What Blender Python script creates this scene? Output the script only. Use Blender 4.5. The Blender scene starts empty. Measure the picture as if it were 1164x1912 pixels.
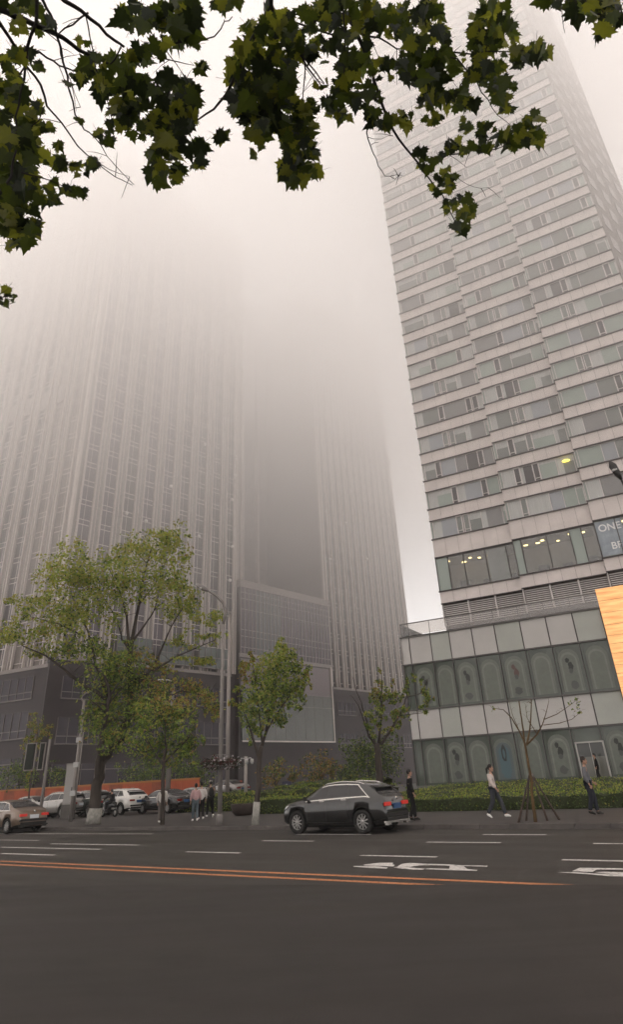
import bpy, bmesh, math, random
from mathutils import Vector, Matrix
R = math.radians
sc = bpy.context.scene
COL = sc.collection
random.seed(7)

# ------------------------------------------------------------------ camera
F, PX, PY, EYE = 1184.0, 582.0, 826.0, 1.6
_a = Vector((-PX, -(1489-PY), F)); _b = Vector((1000-PX, -(1436-PY), F))
_n = _a.cross(_b).normalized()
if _n.y < 0: _n = -_n
_f = Vector((0, 0, 1)); _f = (_f - _f.dot(_n)*_n).normalized()
_r = _n.cross(_f)
if _r.x < 0: _r = -_r
def ray(x, y):                      # photo pixel (1164 x 1912) -> world direction
    d = Vector((x-PX, -(y-PY), F)); return Vector((d.dot(_r), d.dot(_f), d.dot(_n)))
def G(x, y, z=0.0):                 # where that pixel meets the level z
    d = ray(x, y); return Vector((0, 0, EYE)) + d*((z-EYE)/d.z)
def at(x, y, Y):                    # point of that pixel at distance Y ahead
    d = ray(x, y); return Vector((0, 0, EYE)) + d*(Y/d.y)
def far(x, y, t):                   # point t metres along that pixel's ray
    return Vector((0, 0, EYE)) + ray(x, y).normalized()*t
cam = bpy.data.cameras.new('camera'); camo = bpy.data.objects.new('camera', cam); COL.objects.link(camo)
X = Vector((_r.x, _f.x, _n.x)); Yc = Vector((_r.y, _f.y, _n.y)); Zc = -Vector((_r.z, _f.z, _n.z))
m = Matrix((X, Yc, Zc)).transposed().to_4x4(); m.translation = (0, 0, EYE)
camo.matrix_world = m
cam.sensor_fit = 'VERTICAL'; cam.sensor_height = 36.0; cam.lens = 36.0*F/1912
cam.shift_y = -(956-PY)/1912.0; cam.shift_x = 0
cam.clip_start = 0.05; cam.clip_end = 5000
sc.camera = camo

# ------------------------------------------------------------------ materials
def mat(name, col, rough=0.8, spec=0.3, metal=0.0, noise=0.0, nscale=3.0, bump=0.0, bscale=40.0, stretch=None, trans=0.0, emit=0.0, coat=0.0):
    mt = bpy.data.materials.new(name); mt.use_nodes = True
    nt = mt.node_tree; N = nt.nodes; L = nt.links
    p = N['Principled BSDF']
    p.inputs['Base Color'].default_value = (*col, 1); p.inputs['Roughness'].default_value = rough
    p.inputs['Specular IOR Level'].default_value = spec; p.inputs['Metallic'].default_value = metal
    p.inputs['Coat Weight'].default_value = coat; p.inputs['Coat Roughness'].default_value = 0.05
    if emit: p.inputs['Emission Color'].default_value = (*col, 1); p.inputs['Emission Strength'].default_value = emit
    if noise or bump:
        tc = N.new('ShaderNodeTexCoord'); mp = N.new('ShaderNodeMapping'); L.new(tc.outputs['Object'], mp.inputs[0])
        if stretch: mp.inputs['Scale'].default_value = stretch
    if noise:
        nz = N.new('ShaderNodeTexNoise'); nz.inputs['Scale'].default_value = nscale; nz.inputs['Detail'].default_value = 6
        nz.inputs['Roughness'].default_value = 0.65
        L.new(mp.outputs[0], nz.inputs['Vector'])
        cr = N.new('ShaderNodeValToRGB'); cr.color_ramp.elements[0].position = 0.3; cr.color_ramp.elements[1].position = 0.7
        cr.color_ramp.elements[0].color = (*[c*(1-noise) for c in col], 1); cr.color_ramp.elements[1].color = (*[min(1, c*(1+noise)) for c in col], 1)
        L.new(nz.outputs['Fac'], cr.inputs[0]); L.new(cr.outputs[0], p.inputs['Base Color'])
    if bump:
        bz = N.new('ShaderNodeTexNoise'); bz.inputs['Scale'].default_value = bscale; bz.inputs['Detail'].default_value = 3
        L.new(mp.outputs[0], bz.inputs['Vector'])
        bp = N.new('ShaderNodeBump'); bp.inputs['Strength'].default_value = bump; bp.inputs['Distance'].default_value = 0.02
        L.new(bz.outputs['Fac'], bp.inputs['Height']); L.new(bp.outputs[0], p.inputs['Normal'])
    if trans:
        tr = N.new('ShaderNodeBsdfTranslucent'); tr.inputs['Color'].default_value = (col[0]*2.0, col[1]*2.0, col[2]*1.2, 1)
        mx = N.new('ShaderNodeMixShader'); mx.inputs[0].default_value = trans
        L.new(p.outputs[0], mx.inputs[1]); L.new(tr.outputs[0], mx.inputs[2]); L.new(mx.outputs[0], N['Material Output'].inputs[0])
    return mt
def glass(name, tint, gloss=0.12):
    mt = bpy.data.materials.new(name); mt.use_nodes = True; nt = mt.node_tree; N = nt.nodes; L = nt.links
    N.remove(N['Principled BSDF'])
    t = N.new('ShaderNodeBsdfTransparent'); t.inputs[0].default_value = (*tint, 1)
    g = N.new('ShaderNodeBsdfGlossy'); g.inputs['Roughness'].default_value = 0.03
    mx = N.new('ShaderNodeMixShader'); fr = N.new('ShaderNodeFresnel'); fr.inputs[0].default_value = 1.5
    ad = N.new('ShaderNodeMath'); ad.operation = 'ADD'; ad.inputs[1].default_value = gloss; L.new(fr.outputs[0], ad.inputs[0])
    L.new(ad.outputs[0], mx.inputs[0]); L.new(t.outputs[0], mx.inputs[1]); L.new(g.outputs[0], mx.inputs[2])
    L.new(mx.outputs[0], N['Material Output'].inputs[0]); return mt

# ------------------------------------------------------------------ mesh builder
class MB:
    def __init__(s): s.v, s.f, s.m, s.sm = [], [], [], []
    def add(s, vs, fs, mi=0, M=None, smooth=False):
        o = len(s.v)
        s.v += [tuple(M @ Vector(p)) for p in vs] if M is not None else [tuple(p) for p in vs]
        s.f += [tuple(i+o for i in f) for f in fs]; s.m += [mi]*len(fs); s.sm += [smooth]*len(fs); return s
    def box(s, x0, x1, y0, y1, z0, z1, mi=0, M=None):
        return s.add([(x0,y0,z0),(x1,y0,z0),(x1,y1,z0),(x0,y1,z0),(x0,y0,z1),(x1,y0,z1),(x1,y1,z1),(x0,y1,z1)],
              [(0,3,2,1),(4,5,6,7),(0,1,5,4),(1,2,6,5),(2,3,7,6),(3,0,4,7)], mi, M)
    def poly(s, pts, mi=0, M=None): return s.add(pts, [tuple(range(len(pts)))], mi, M)
    def prism(s, pts, z0, z1, mi=0, M=None):
        n = len(pts); a = sum(pts[i][0]*pts[(i+1)%n][1]-pts[(i+1)%n][0]*pts[i][1] for i in range(n))
        if a < 0: pts = pts[::-1]
        vs = [(p[0],p[1],z0) for p in pts]+[(p[0],p[1],z1) for p in pts]
        fs = [tuple(range(n-1,-1,-1)), tuple(range(n,2*n))]+[(i,(i+1)%n,n+(i+1)%n,n+i) for i in range(n)]
        return s.add(vs, fs, mi, M)
    def tube(s, pts, rad, n=7, mi=0, M=None, smooth=True):
        pts = [Vector(p) for p in pts]
        if not hasattr(rad, '__len__'): rad = [rad]*len(pts)
        vs, fs = [], []; up = None
        for i, p in enumerate(pts):
            d = (pts[min(i+1, len(pts)-1)]-pts[max(i-1, 0)])
            d = d.normalized() if d.length > 1e-9 else Vector((0,0,1))
            if up is None:
                up = Vector((1,0,0)) if abs(d.x) < 0.8 else Vector((0,1,0))
            u = (up - up.dot(d)*d); u = u.normalized() if u.length > 1e-6 else d.orthogonal().normalized()
            up = u; w = d.cross(u)
            for k in range(n):
                a = 2*math.pi*k/n; vs.append(p + rad[i]*(math.cos(a)*u + math.sin(a)*w))
        for i in range(len(pts)-1):
            for k in range(n):
                k2 = (k+1) % n; fs.append((i*n+k, i*n+k2, (i+1)*n+k2, (i+1)*n+k))
        s.add(vs, fs, mi, M, smooth)
        o = len(s.v)-len(vs)
        s.f.append(tuple(o+k for k in range(n-1,-1,-1))); s.f.append(tuple(o+(len(pts)-1)*n+k for k in range(n))); s.m += [mi]*2; s.sm += [False]*2
        return s
    def ball(s, c, r, nu=10, nv=7, mi=0, M=None):
        if not hasattr(r, '__len__'): r = (r, r, r)
        vs = [(c[0], c[1], c[2]-r[2])]; fs = []
        for j in range(1, nv):
            t = math.pi*j/nv - math.pi/2
            for k in range(nu):
                a = 2*math.pi*k/nu; vs.append((c[0]+r[0]*math.cos(t)*math.cos(a), c[1]+r[1]*math.cos(t)*math.sin(a), c[2]+r[2]*math.sin(t)))
        vs.append((c[0], c[1], c[2]+r[2])); e = len(vs)-1
        for k in range(nu):
            k2 = (k+1) % nu; fs.append((0, 1+k2, 1+k)); fs.append((e, 1+(nv-2)*nu+k, 1+(nv-2)*nu+k2))
            for j in range(nv-2):
                fs.append((1+j*nu+k, 1+j*nu+k2, 1+(j+1)*nu+k2, 1+(j+1)*nu+k))
        return s.add(vs, fs, mi, M, True)
    def ring(s, prof, n=20, mi=0, M=None):      # profile (r, y) spun about the local y axis
        vs, fs = [], []
        for (r, y) in prof:
            for k in range(n):
                a = 2*math.pi*k/n; vs.append((r*math.cos(a), y, r*math.sin(a)))
        for i in range(len(prof)-1):
            for k in range(n):
                k2 = (k+1) % n; fs.append((i*n+k, (i+1)*n+k, (i+1)*n+k2, i*n+k2))
        return s.add(vs, fs, mi, M, True)
    def mesh(s, name, mats):
        me = bpy.data.meshes.new(name); me.from_pydata(s.v, [], s.f)
        if not isinstance(mats, (list, tuple)): mats = [mats]
        for q in mats: me.materials.append(q)
        me.polygons.foreach_set('material_index', s.m); me.polygons.foreach_set('use_smooth', s.sm); me.update(); return me
    def build(s, name, mats, parent=None, loc=None):
        return link(name, s.mesh(name, mats), parent, loc)
def link(name, me, parent=None, loc=None):
    o = bpy.data.objects.new(name, me); COL.objects.link(o)
    if parent is not None: o.parent = parent
    if loc is not None: o.location = loc
    return o
def tag(o, label=None, cat=None, group=None, kind=None):
    if label: o['label'] = label
    if cat: o['category'] = cat
    if group: o['group'] = group
    if kind: o['kind'] = kind
    return o
def thing(name, label, cat, loc=(0,0,0), rz=0.0, group=None):
    o = bpy.data.objects.new(name, None); COL.objects.link(o); o.location = loc; o.rotation_euler = (0, 0, rz)
    return tag(o, label, cat, group)
def dup(root, loc, rz, label=None, scale=None):
    def cp(o, par):
        c = o.copy(); COL.objects.link(c)
        if par is not None: c.parent = par
        for ch in kids.get(o.name, []): cp(ch, c)
        return c
    kids = {}
    for o in COL.objects:
        if o.parent is not None: kids.setdefault(o.parent.name, []).append(o)
    r = cp(root, None); r.location = loc; r.rotation_euler = (0, 0, rz)
    if scale: r.scale = (scale,)*3
    if label: r['label'] = label
    return r

# ------------------------------------------------------------------ light
w = bpy.data.worlds.new('World'); sc.world = w; w.use_nodes = True
nt = w.node_tree; bg = nt.nodes['Background']
sky = nt.nodes.new('ShaderNodeTexSky'); sky.sky_type = 'NISHITA'; sky.sun_disc = False
SUN_E, SUN_A = R(60), R(230)
sky.sun_elevation = SUN_E; sky.sun_rotation = SUN_A; sky.air_density = 1.0; sky.dust_density = 6.0; sky.ozone_density = 0.6
ov = nt.nodes.new('ShaderNodeMix'); ov.data_type = 'RGBA'; ov.inputs[0].default_value = 0.9; ov.inputs[7].default_value = (3.7, 3.53, 3.42, 1)   # even white overcast mixed into the sky
nt.links.new(sky.outputs[0], ov.inputs[6]); nt.links.new(ov.outputs[2], bg.inputs[0]); bg.inputs[1].default_value = 0.14
sl = bpy.data.lights.new('sun', 'SUN'); sl.energy = 1.2; sl.angle = R(60); sl.color = (1.0, 0.955, 0.91)
so = bpy.data.objects.new('sun', sl); COL.objects.link(so)
sd = Vector((math.sin(SUN_A)*math.cos(SUN_E), math.cos(SUN_A)*math.cos(SUN_E), math.sin(SUN_E)))
so.rotation_euler = sd.to_track_quat('Z', 'Y').to_euler(); so.location = (0, 0, 400)
vs_ = sc.view_settings; vs_.view_transform = 'Standard'; vs_.look = 'None'; vs_.gamma = 1.0; vs_.exposure = 1.74
sc.cycles.volume_bounces = 20; sc.cycles.max_bounces = 24; sc.cycles.transparent_max_bounces = 16
sc.cycles.use_denoising = True

def haze(name, z0, z1, dens, col=(0.972, 0.963, 0.957), r=260, an=0.3):
    mt = bpy.data.materials.new(name); mt.use_nodes = True; N = mt.node_tree.nodes
    N.remove(N['Principled BSDF'])
    v = N.new('ShaderNodeVolumePrincipled'); v.inputs['Color'].default_value = (*col, 1); v.inputs['Density'].default_value = dens; v.inputs['Anisotropy'].default_value = an
    mt.node_tree.links.new(v.outputs[0], N['Material Output'].inputs['Volume'])
    b = MB().box(-r, r, -r*0.5, r*1.3, z0, z1)
    return b.build(name, mt)
HAZE = [(-1.0, 134.0, 0.0004), (17.0, 133.5, 0.0034), (26.0, 133.0, 0.0050), (44.0, 132.0, 0.0075), (62, 131, 0.009), (80, 130.5, 0.016)]
for i, (z0, z1, d) in enumerate(HAZE):
    h = haze('haze', z0, z1, d, r=170-i*2)
    tag(h, 'pale mist filling the whole street' if i == 0 else 'mist layer thickening upward round the tower tops', 'haze', 'layers of mist', 'stuff')
# ------------------------------------------------------------------ palette
M_spand = mat('spandrel_panel', (0.60,0.55,0.53), 0.55, 0.35, noise=0.10, nscale=0.5)
M_ledge = mat('dark_ledge', (0.06,0.05,0.05), 0.6)
M_frameL = mat('grey_window_frame', (0.58,0.55,0.54), 0.5)
M_body = mat('tower_body', (0.12,0.105,0.10), 0.8)
P_green = mat('pane_greenish', (0.27,0.32,0.29), 0.10, 0.6)
P_grey = mat('pane_grey', (0.165,0.18,0.17), 0.08, 0.6)
P_dark = mat('pane_dark', (0.05,0.046,0.048), 0.06, 0.6)
P_cur = mat('pane_curtain', (0.42,0.43,0.42), 0.25, 0.5, noise=0.15, nscale=4, stretch=(3,1,0.1))
P_blue = mat('pane_bluish', (0.28,0.30,0.325), 0.08, 0.6)
P_mauve = mat('pane_mauve', (0.20,0.20,0.20), 0.08, 0.6)
M_mul = mat('dark_mullion', (0.075,0.07,0.066), 0.5, 0.4)
M_panel = mat('podium_panel', (0.42,0.405,0.39), 0.5, 0.35, noise=0.07, nscale=0.4)
M_panel2 = mat('podium_panel_green', (0.345,0.355,0.325), 0.45, 0.35, noise=0.07, nscale=0.4)
M_pglass = mat('podium_glass', (0.078,0.093,0.077), 0.10, 0.4, noise=0.18, nscale=0.6)
M_decal = mat('arch_decal', (0.115,0.128,0.108), 0.3, 0.3, noise=0.12, nscale=3)
M_decal2 = mat('arch_decal_inner', (0.165,0.175,0.155), 0.3, 0.3, noise=0.12, nscale=3)
M_fig = mat('figure_decal', (0.022,0.024,0.022), 0.4)
M_figr = mat('figure_decal_red', (0.09,0.05,0.044), 0.4)
M_figg = mat('figure_decal_grey', (0.065,0.07,0.064), 0.4)
M_figb = mat('figure_decal_blue', (0.07,0.115,0.13), 0.4)
M_plinth = mat('plinth', (0.13,0.13,0.125), 0.7, noise=0.1)
M_rail = mat('rail_metal', (0.10,0.09,0.085), 0.45, 0.5)
G_rail = glass('balustrade_glass', (0.80,0.78,0.76), 0.05)
G_clear = glass('clear_glass', (0.75,0.77,0.76), 0.08)
M_room = mat('room_wall', (0.30,0.25,0.20), 0.9)
M_roomb = mat('room_dark', (0.12,0.10,0.09), 0.9)
M_white = mat('white_paint', (0.75,0.73,0.70), 0.6)
M_lampw = mat('lamp_warm', (1.0,0.78,0.36), 0.5, emit=1.5)

def shapetext(txt, size, mat_, name, parent, loc, rx=R(90), depth=0.01, bold=0.012, spacing=1.0):
    cu = bpy.data.curves.new(name, 'FONT'); cu.body = txt; cu.size = size; cu.extrude = depth; cu.offset = bold; cu.space_character = spacing
    cu.align_x = 'CENTER'; cu.align_y = 'CENTER'
    to = bpy.data.objects.new(name, cu); COL.objects.link(to)
    dg = bpy.context.evaluated_depsgraph_get(); me = bpy.data.meshes.new_from_object(to.evaluated_get(dg))
    bpy.data.objects.remove(to); me.transform(Matrix.Rotation(rx, 4, 'X')); me.materials.clear(); me.materials.append(mat_)
    return link(name, me, parent, loc)

# ------------------------------------------------------------------ right tower on its podium
P0 = Vector((7.0, 58.0)); AZ = 118.7; RZ = R(90-AZ)
T0 = Vector((11.77, 62.0))
tow = thing('apartment_tower', 'pale tower of banded floors and ribbon windows rising from the glass podium into the mist', 'tower', (T0.x, T0.y, 12.0), RZ)
ZB = 12.0
BAY = [(0.0, 7.85, 0.0), (7.95, 15.25, -0.65), (15.3, 23.9, -1.3)]
TOP = 118.0
c = MB()
for (x0, x1, y) in BAY:
    c.box(x0+0.06, x1-0.06, y+0.42, 20.0-y, 2.3, 17.30-ZB); c.box(x0+0.06, x1-0.06, y+3.35, 20.0-y, 17.30-ZB, 20.78-ZB); c.box(x0+0.06, x1-0.06, y+0.42, 20.0-y, 20.78-ZB, TOP-ZB)
c.build('tower_body', M_body, tow)
# set-back wing on the far right
WD = Vector((0.33, 0.944, 0)); WO = Vector((23.75, -0.9, 0)); wq = [(p.x, p.y) for p in (WO, WO+WD*15, WO+WD*15+Vector((-14,0,0)), WO+Vector((-0.6,0.8,0)))]
wg = MB(); wg.prism(wq, 2.3, TOP-ZB); wing = wg.build('side_wing', mat('wing_stone', (0.17,0.15,0.14), 0.7), tow)
wv = MB(); wv.box(0.6, 2.4, -0.05, 0.0, 0, 1.8); wme = wv.mesh('wing_window', mat('wing_glass', (0.22,0.20,0.195), 0.3, 0.4)); wrot = math.atan2(WD.y, WD.x)
for k in range(24):
    for q in range(4):
        ww = link('wing_window', wme, tow, WO+WD*(1.2+q*3.4)+Vector((0,0,12.6+3.25*k))); ww.rotation_euler = (0,0,wrot)
def spandrel(W, h):
    b = MB(); n = round(W/1.3); 
    for i in range(n):
        b.box(i*W/n+0.012, (i+1)*W/n-0.012, 0, 0.5, 0.05, h-0.05, 0)
    b.box(0.02, W-0.02, 0.03, 0.52, 0.02, h-0.02, 2)
    b.box(-0.06, W+0.06, -0.16, 0.5, h-0.06, h+0.03, 1)
    b.box(-0.03, W+0.03, -0.05, 0.5, -0.03, 0.05, 1)
    return b.mesh('spandrel_band', [M_spand, M_ledge, M_body])
PAL = [P_green, P_grey, P_dark, P_cur, P_blue, P_mauve]
def ribbon(W, h, rnd):
    b = MB(); xs = [0.0]; kinds = []
    cas = []
    x = 0.25
    b.poly([(0,0.22,0),(0.25,0.22,0),(0.25,0.22,h),(0,0.22,h)], rnd.choice([0,0,3]))
    mull = [0.0, 0.25]
    while x < W-0.3:
        wd = min(rnd.choice([1.2, 1.6, 2.1, 2.5]), W-0.2-x)
        if wd < 0.7: wd = W-0.1-x
        k = rnd.choices([0,1,2,3,4,5], [4,4,1.3,1.2,0.8,2])[0]
        if rnd.random() < 0.3:      # curtain drawn across part of the pane
            cw = wd*rnd.uniform(0.2,0.5)
            b.poly([(x,0.22,0),(x+cw,0.22,0),(x+cw,0.22,h),(x,0.22,h)], 3); b.poly([(x+cw,0.22,0),(x+wd,0.22,0),(x+wd,0.22,h),(x+cw,0.22,h)], k)
        else:
            b.poly([(x,0.22,0),(x+wd,0.22,0),(x+wd,0.22,h),(x,0.22,h)], k)
        if rnd.random() < 0.35 and k in (0,1,5):    # a part-lowered blind
            bh = h*rnd.uniform(0.15,0.4)
            b.poly([(x+0.03,0.205,h-bh),(x+wd-0.03,0.205,h-bh),(x+wd-0.03,0.205,h),(x+0.03,0.205,h)], 3)
        x += wd; mull.append(x)
        if x < W-1.2 and rnd.random() < 0.62:
            cw = 0.62; cas.append((x, rnd.random() < 0.55)); x += cw; mull.append(x)
            if rnd.random() < 0.3 and x < W-1.2: cas.append((x+0.12, rnd.random() < 0.5)); x += cw+0.12; mull.append(x)
    if x < W: b.poly([(x,0.22,0),(W,0.22,0),(W,0.22,h),(x,0.22,h)], 0)
    for q in mull: b.box(q-0.03, q+0.03, 0.15, 0.24, 0, h, 6)
    b.box(0, W, 0.15, 0.24, 0, 0.07, 6); b.box(0, W, 0.15, 0.24, h-0.09, h, 6)
    for q in (0.0, W): b.box(q-0.02, q+0.02, 0.1, 0.45, 0, h, 6)
    return b.mesh('ribbon_window', PAL+[M_frameL]), cas
def casement(h, dark):
    b = MB(); w_ = 0.62
    b.poly([(0.06,0.16,0.08),(w_-0.06,0.16,0.08),(w_-0.06,0.16,h-0.08),(0.06,0.16,h-0.08)], 0)
    for (x0,x1,z0,z1) in ((0,0.08,0,h),(w_-0.08,w_,0,h),(0.08,w_-0.08,0.02,0.12),(0.08,w_-0.08,h-0.14,h-0.04),(0.08,w_-0.08,h*0.18,h*0.18+0.05)):
        b.box(x0, x1, 0.07, 0.2, z0, z1, 1)
    return b.mesh('casement', [P_dark if dark else P_grey, M_frameL])
rnd = random.Random(11)
WH, SH, PT = 1.98, 1.27, 3.25
casm = {True: casement(WH, True), False: casement(WH, False)}
for bi, (x0, x1, y) in enumerate(BAY):
    W = x1-x0
    sp = spandrel(W, SH); sp1 = spandrel(W, 1.9); sp0 = spandrel(W, 1.2)
    var = [ribbon(W, WH, rnd) for _ in range(9)]
    link('spandrel_band', sp0, tow, (x0, y, 16.13-ZB)); link('spandrel_band', sp1, tow, (x0, y, 20.75-ZB))
    k = 0; last = -1
    while 22.66+PT*k < TOP-3:
        z = 22.66+PT*k
        vi = rnd.choice([i for i in range(9) if i != last]); last = vi
        me, cas = var[vi]
        wn = link('ribbon_window', me, tow, (x0, y, z-ZB))
        for (cx, dk) in cas: link('casement', casm[dk], wn, (cx, 0, 0))
        link('spandrel_band', sp, tow, (x0, y, z+WH+0.0-ZB)); k += 1
    # lit double-height floor: real rooms behind clear glass
    r = MB()
    r.box(0.1, W-0.1, 3.2, 3.3, 0, 3.4, 0); r.box(0.1, W-0.1, 0.35, 3.2, 3.25, 3.38, 0); r.box(0.1, W-0.1, 0.35, 3.2, 0.0, 0.05, 1)
    r.box(0.1, 0.2, 0.35, 3.2, 0.05, 3.25, 0); r.box(W-0.2, W-0.1, 0.35, 3.2, 0.05, 3.25, 0)
    for q in range(3): r.box(W*(0.2+0.3*q), W*(0.2+0.3*q)+0.9, 2.2, 3.1, 0.05, rnd.uniform(0.8,1.5), 1)
    r.build('room_interior', [M_room, M_roomb], tow, (x0, y, 17.35-ZB))
    wn = MB(); ms = [0, W*0.16, W*0.36, W*0.64, W*0.9, W] if bi == 0 else [0, W*0.10, W*0.42, W*0.70, W*0.84, W] if bi == 1 else [0, W*0.20, W*0.45, W*0.75, W]
    for i in range(len(ms)-1):
        g = 1 if (i == 0 or (bi == 1 and i == 3)) else 0
        wn.box(ms[i], ms[i+1], 0.2, 0.215, 0, 3.39, g)
    for q in ms: wn.box(q-0.04, q+0.04, 0.1, 0.24, 0, 3.39, 2)
    wn.box(0, W, 0.1, 0.24, 0, 0.08, 2); wn.box(0, W, 0.1, 0.24, 3.31, 3.39, 2)
    if bi == 0: wn.box(W*0.66, W*0.9, 0.3, 0.33, 0.1, 3.2, 3)
    big = wn.build('shop_window', [G_clear, P_green, M_mul, P_cur], tow, (x0, y, 17.35-ZB))
    n = 6 if bi < 2 else 4
    for q in range(n):
        lb = MB(); lb.box(-0.2, 0.2, -0.2, 0.2, -0.06, 0.0)
        link('ceiling_lamp', lb.mesh('ceiling_lamp', M_lampw), tow, (x0+W*(0.12+0.8*q/n)+rnd.uniform(-.35,.35), y+rnd.uniform(1.0,2.6), 20.58-ZB)).scale = (rnd.uniform(.6,1.2), rnd.uniform(.6,1.2), rnd.uniform(.6,1.1))
    # louvred plant floor
    lv = MB(); lv.box(0.1, W-0.1, 0.5, 0.6, 0, 2.1, 1)
    for q in range(11): lv.box(0.1, W-0.1, 0.28, 0.42, 0.05+0.18*q, 0.12+0.18*q, 0)
    for q in range(4): lv.box(W*q/3-0.06 if q else 0.0, W*q/3+0.06 if q < 3 else W, 0.1, 0.4, 0, 2.1, 2)
    lv.build('louvre_band', [M_frameL, M_roomb, M_frameL], tow, (x0, y, 14.05-ZB))
    lw = MB(); lw.box(0.05, W-0.05, 0.3, 0.9, 0.3, 2.05, 0)
    for q in range(5): lw.box(0.05, W-0.05, 0.26, 0.3, 0.45+0.3*q, 0.50+0.3*q, 1)
    lw.build('roof_screen', [mat('screen_grey', (0.14,0.125,0.12), 0.6, noise=0.1, nscale=1), M_mul], tow, (x0, y, 12.0-ZB))
lf = MB(); lf.ball((0,0,0), (0.36,0.25,0.10)); link('ceiling_lamp', lf.mesh('ceiling_lamp', mat('lamp_yellow', (1.0,0.80,0.10), 0.5, emit=0.9)), tow, (14.35, -0.55, 27.3-ZB))
# poster hung behind the glass
pz = Vector((T0.x, T0.y, 0)); Mt = Matrix.Translation((T0.x, T0.y, 12.0)) @ Matrix.Rotation(RZ, 4, 'Z')
po = thing('window_poster', 'grey blue poster with white lettering behind the corner window above the louvres', 'poster', Mt @ Vector((15.36, -1.14, 17.5-ZB)), RZ)
MB().box(0, 2.15, 0, 0.02, 0, 3.1).build('sheet', mat('poster_blue', (0.28,0.32,0.36), 0.6, noise=0.2, nscale=1.5), po)
pt = mat('poster_letters', (0.72,0.73,0.73), 0.6)
shapetext('ONE', 0.88, pt, 'lettering', po, (1.12, -0.02, 2.45)); shapetext('BF', 0.85, pt, 'lettering', po, (1.3, -0.02, 0.75))

# podium
pod = thing('shopping_podium', 'two storey glass and panel podium with faint arches, under the banded tower', 'building', (P0.x, P0.y, 0), RZ)
ML = [0.0, 0.75, 2.71, 4.42, 6.41, 8.35, 10.47, 12.54, 14.59, 16.7] + [18.75+2.05*i for i in range(6)]
LEN = ML[-1]
b = MB(); b.box(0.05, LEN, 0.35, 24, 0, 12.2); b.build('wall', M_body, pod)
b = MB(); b.box(0.0, LEN, -0.06, 0.4, 0.0, 0.85); b.build('plinth', M_plinth, pod)
def panelband(z0, z1, ms):
    b = MB()
    for i in range(len(ML)-1):
        b.box(ML[i]+0.05, ML[i+1]-0.05, 0.0, 0.3, z0+0.05, z1-0.05, (i*7+int(z0)) % 3 != 0)
    b.box(0, LEN, 0.06, 0.34, z0, z1, 2)
    b.box(-0.05, LEN, -0.12, 0.3, z1-0.05, z1+0.06, 3); b.box(-0.05, LEN, -0.08, 0.3, z0-0.06, z0+0.05, 3)
    return b.build('panel_band', ms, pod)
panelband(6.44, 4.17+0.0, None) if False else None
panelband(4.17, 6.42, [M_panel2, M_panel, M_ledge, M_mul]); panelband(10.07, 12.36, [M_panel2, M_panel, M_ledge, M_mul])
def arch(b, cx, z0, w_, h_, y, mi):
    pts = [(cx-w_/2, y, z0), (cx+w_/2, y, z0)]
    for k in range(13):
        a = math.pi*k/12; pts.append((cx+w_/2*math.cos(a), y, z0+h_-w_/2+w_/2*math.sin(a)))
    b.poly(pts, mi)
def blob(b, cx, cz, rx, rz, y, mi, rr):
    b.poly([(cx+rx*math.cos(a)*rr.uniform(.75,1.15), y, cz+rz*math.sin(a)*rr.uniform(.8,1.1)) for a in [2*math.pi*k/12 for k in range(12)]], mi)
rr = random.Random(3)
for row, (z0, z1) in enumerate(((0.85, 4.12), (6.48, 10.02))):
    H_ = z1-z0
    for i in range(len(ML)-1):
        x0, x1 = ML[i], ML[i+1]
        if row == 0 and 12.5 < x0 < 13.8: pass
        gl = MB(); gl.box(x0+0.04, x1-0.04, 0.1, 0.16, z0, z1); gw = gl.build('shop_window', M_pglass, pod)
        if x1-x0 > 1.5 and not (row == 0 and 12.4 < x0 < 12.7):
            d = MB(); cx = (x0+x1)/2; y = 0.094
            arch(d, cx, z0+0.15, 1.55, H_-0.45, y, 0); arch(d, cx, z0+0.15, 1.25, H_-0.7, y-0.004, 1); arch(d, cx, z0+0.15, 1.02, H_-0.86, y-0.008, 0)
            d.build('arch_decal', [M_decal, M_decal2], gw)
            if i % 2 == (0 if row == 0 else 1):
                f = MB(); fm = M_fig
                if row == 0 and i == 4: fm = M_figb
                if row == 1 and i == 5: fm = M_figr
                y2 = y-0.014; mz = z0+H_*0.55
                if fm is M_figb:
                    arch(f, cx, z0+0.15, 1.22, H_-0.72, y2, 0); arch(f, cx, z0+0.55, 0.8, H_-1.4, y2-0.003, 2)
                    blob(f, cx, mz+0.1, 0.22, 0.62, y2-0.006, 1, rr); blob(f, cx, mz+0.1, 0.1, 0.35, y2-0.009, 2, rr); blob(f, cx, z0+0.5, 0.35, 0.3, y2-0.006, 2, rr)
                    f.build('figure_decal', [mat('figure_blue_arch', (0.085,0.105,0.108), .4), M_fig, M_figb], gw)
                else:
                    blob(f, cx-0.12, mz+0.45, 0.16, 0.2, y2, 0, rr); blob(f, cx+0.06, mz, 0.2, 0.34, y2, 0, rr); blob(f, cx+0.02, mz-0.32, 0.15, 0.2, y2-0.003, 1, rr); blob(f, cx+rr.uniform(-.1,.2), z0+0.6, 0.32, 0.3, y2, 1, rr)
                    f.build('figure_decal', [fm, M_figg], gw)
        pf = MB(); pf.box(x0-0.035, x0+0.035, -0.05, 0.14, z0, z1); pf.box(x0+0.2, x0+0.23, 0.06, 0.1, z0, z1); pf.build('mullion', M_mul, pod)
M_door = mat('door_glass', (0.115,0.115,0.10), 0.12, 0.5)
dr = MB(); dr.box(12.8, 14.62, 0.0, 0.06, 0.6, 3.1, 0); dr.poly([(12.8,-0.004,2.2),(14.62,-0.004,2.2),(14.62,-0.004,3.1),(12.8,-0.004,3.1)], 1)
do = dr.build('door', [M_door, mat('door_glass_top', (0.035,0.037,0.033), 0.1, 0.5)], pod)
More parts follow.
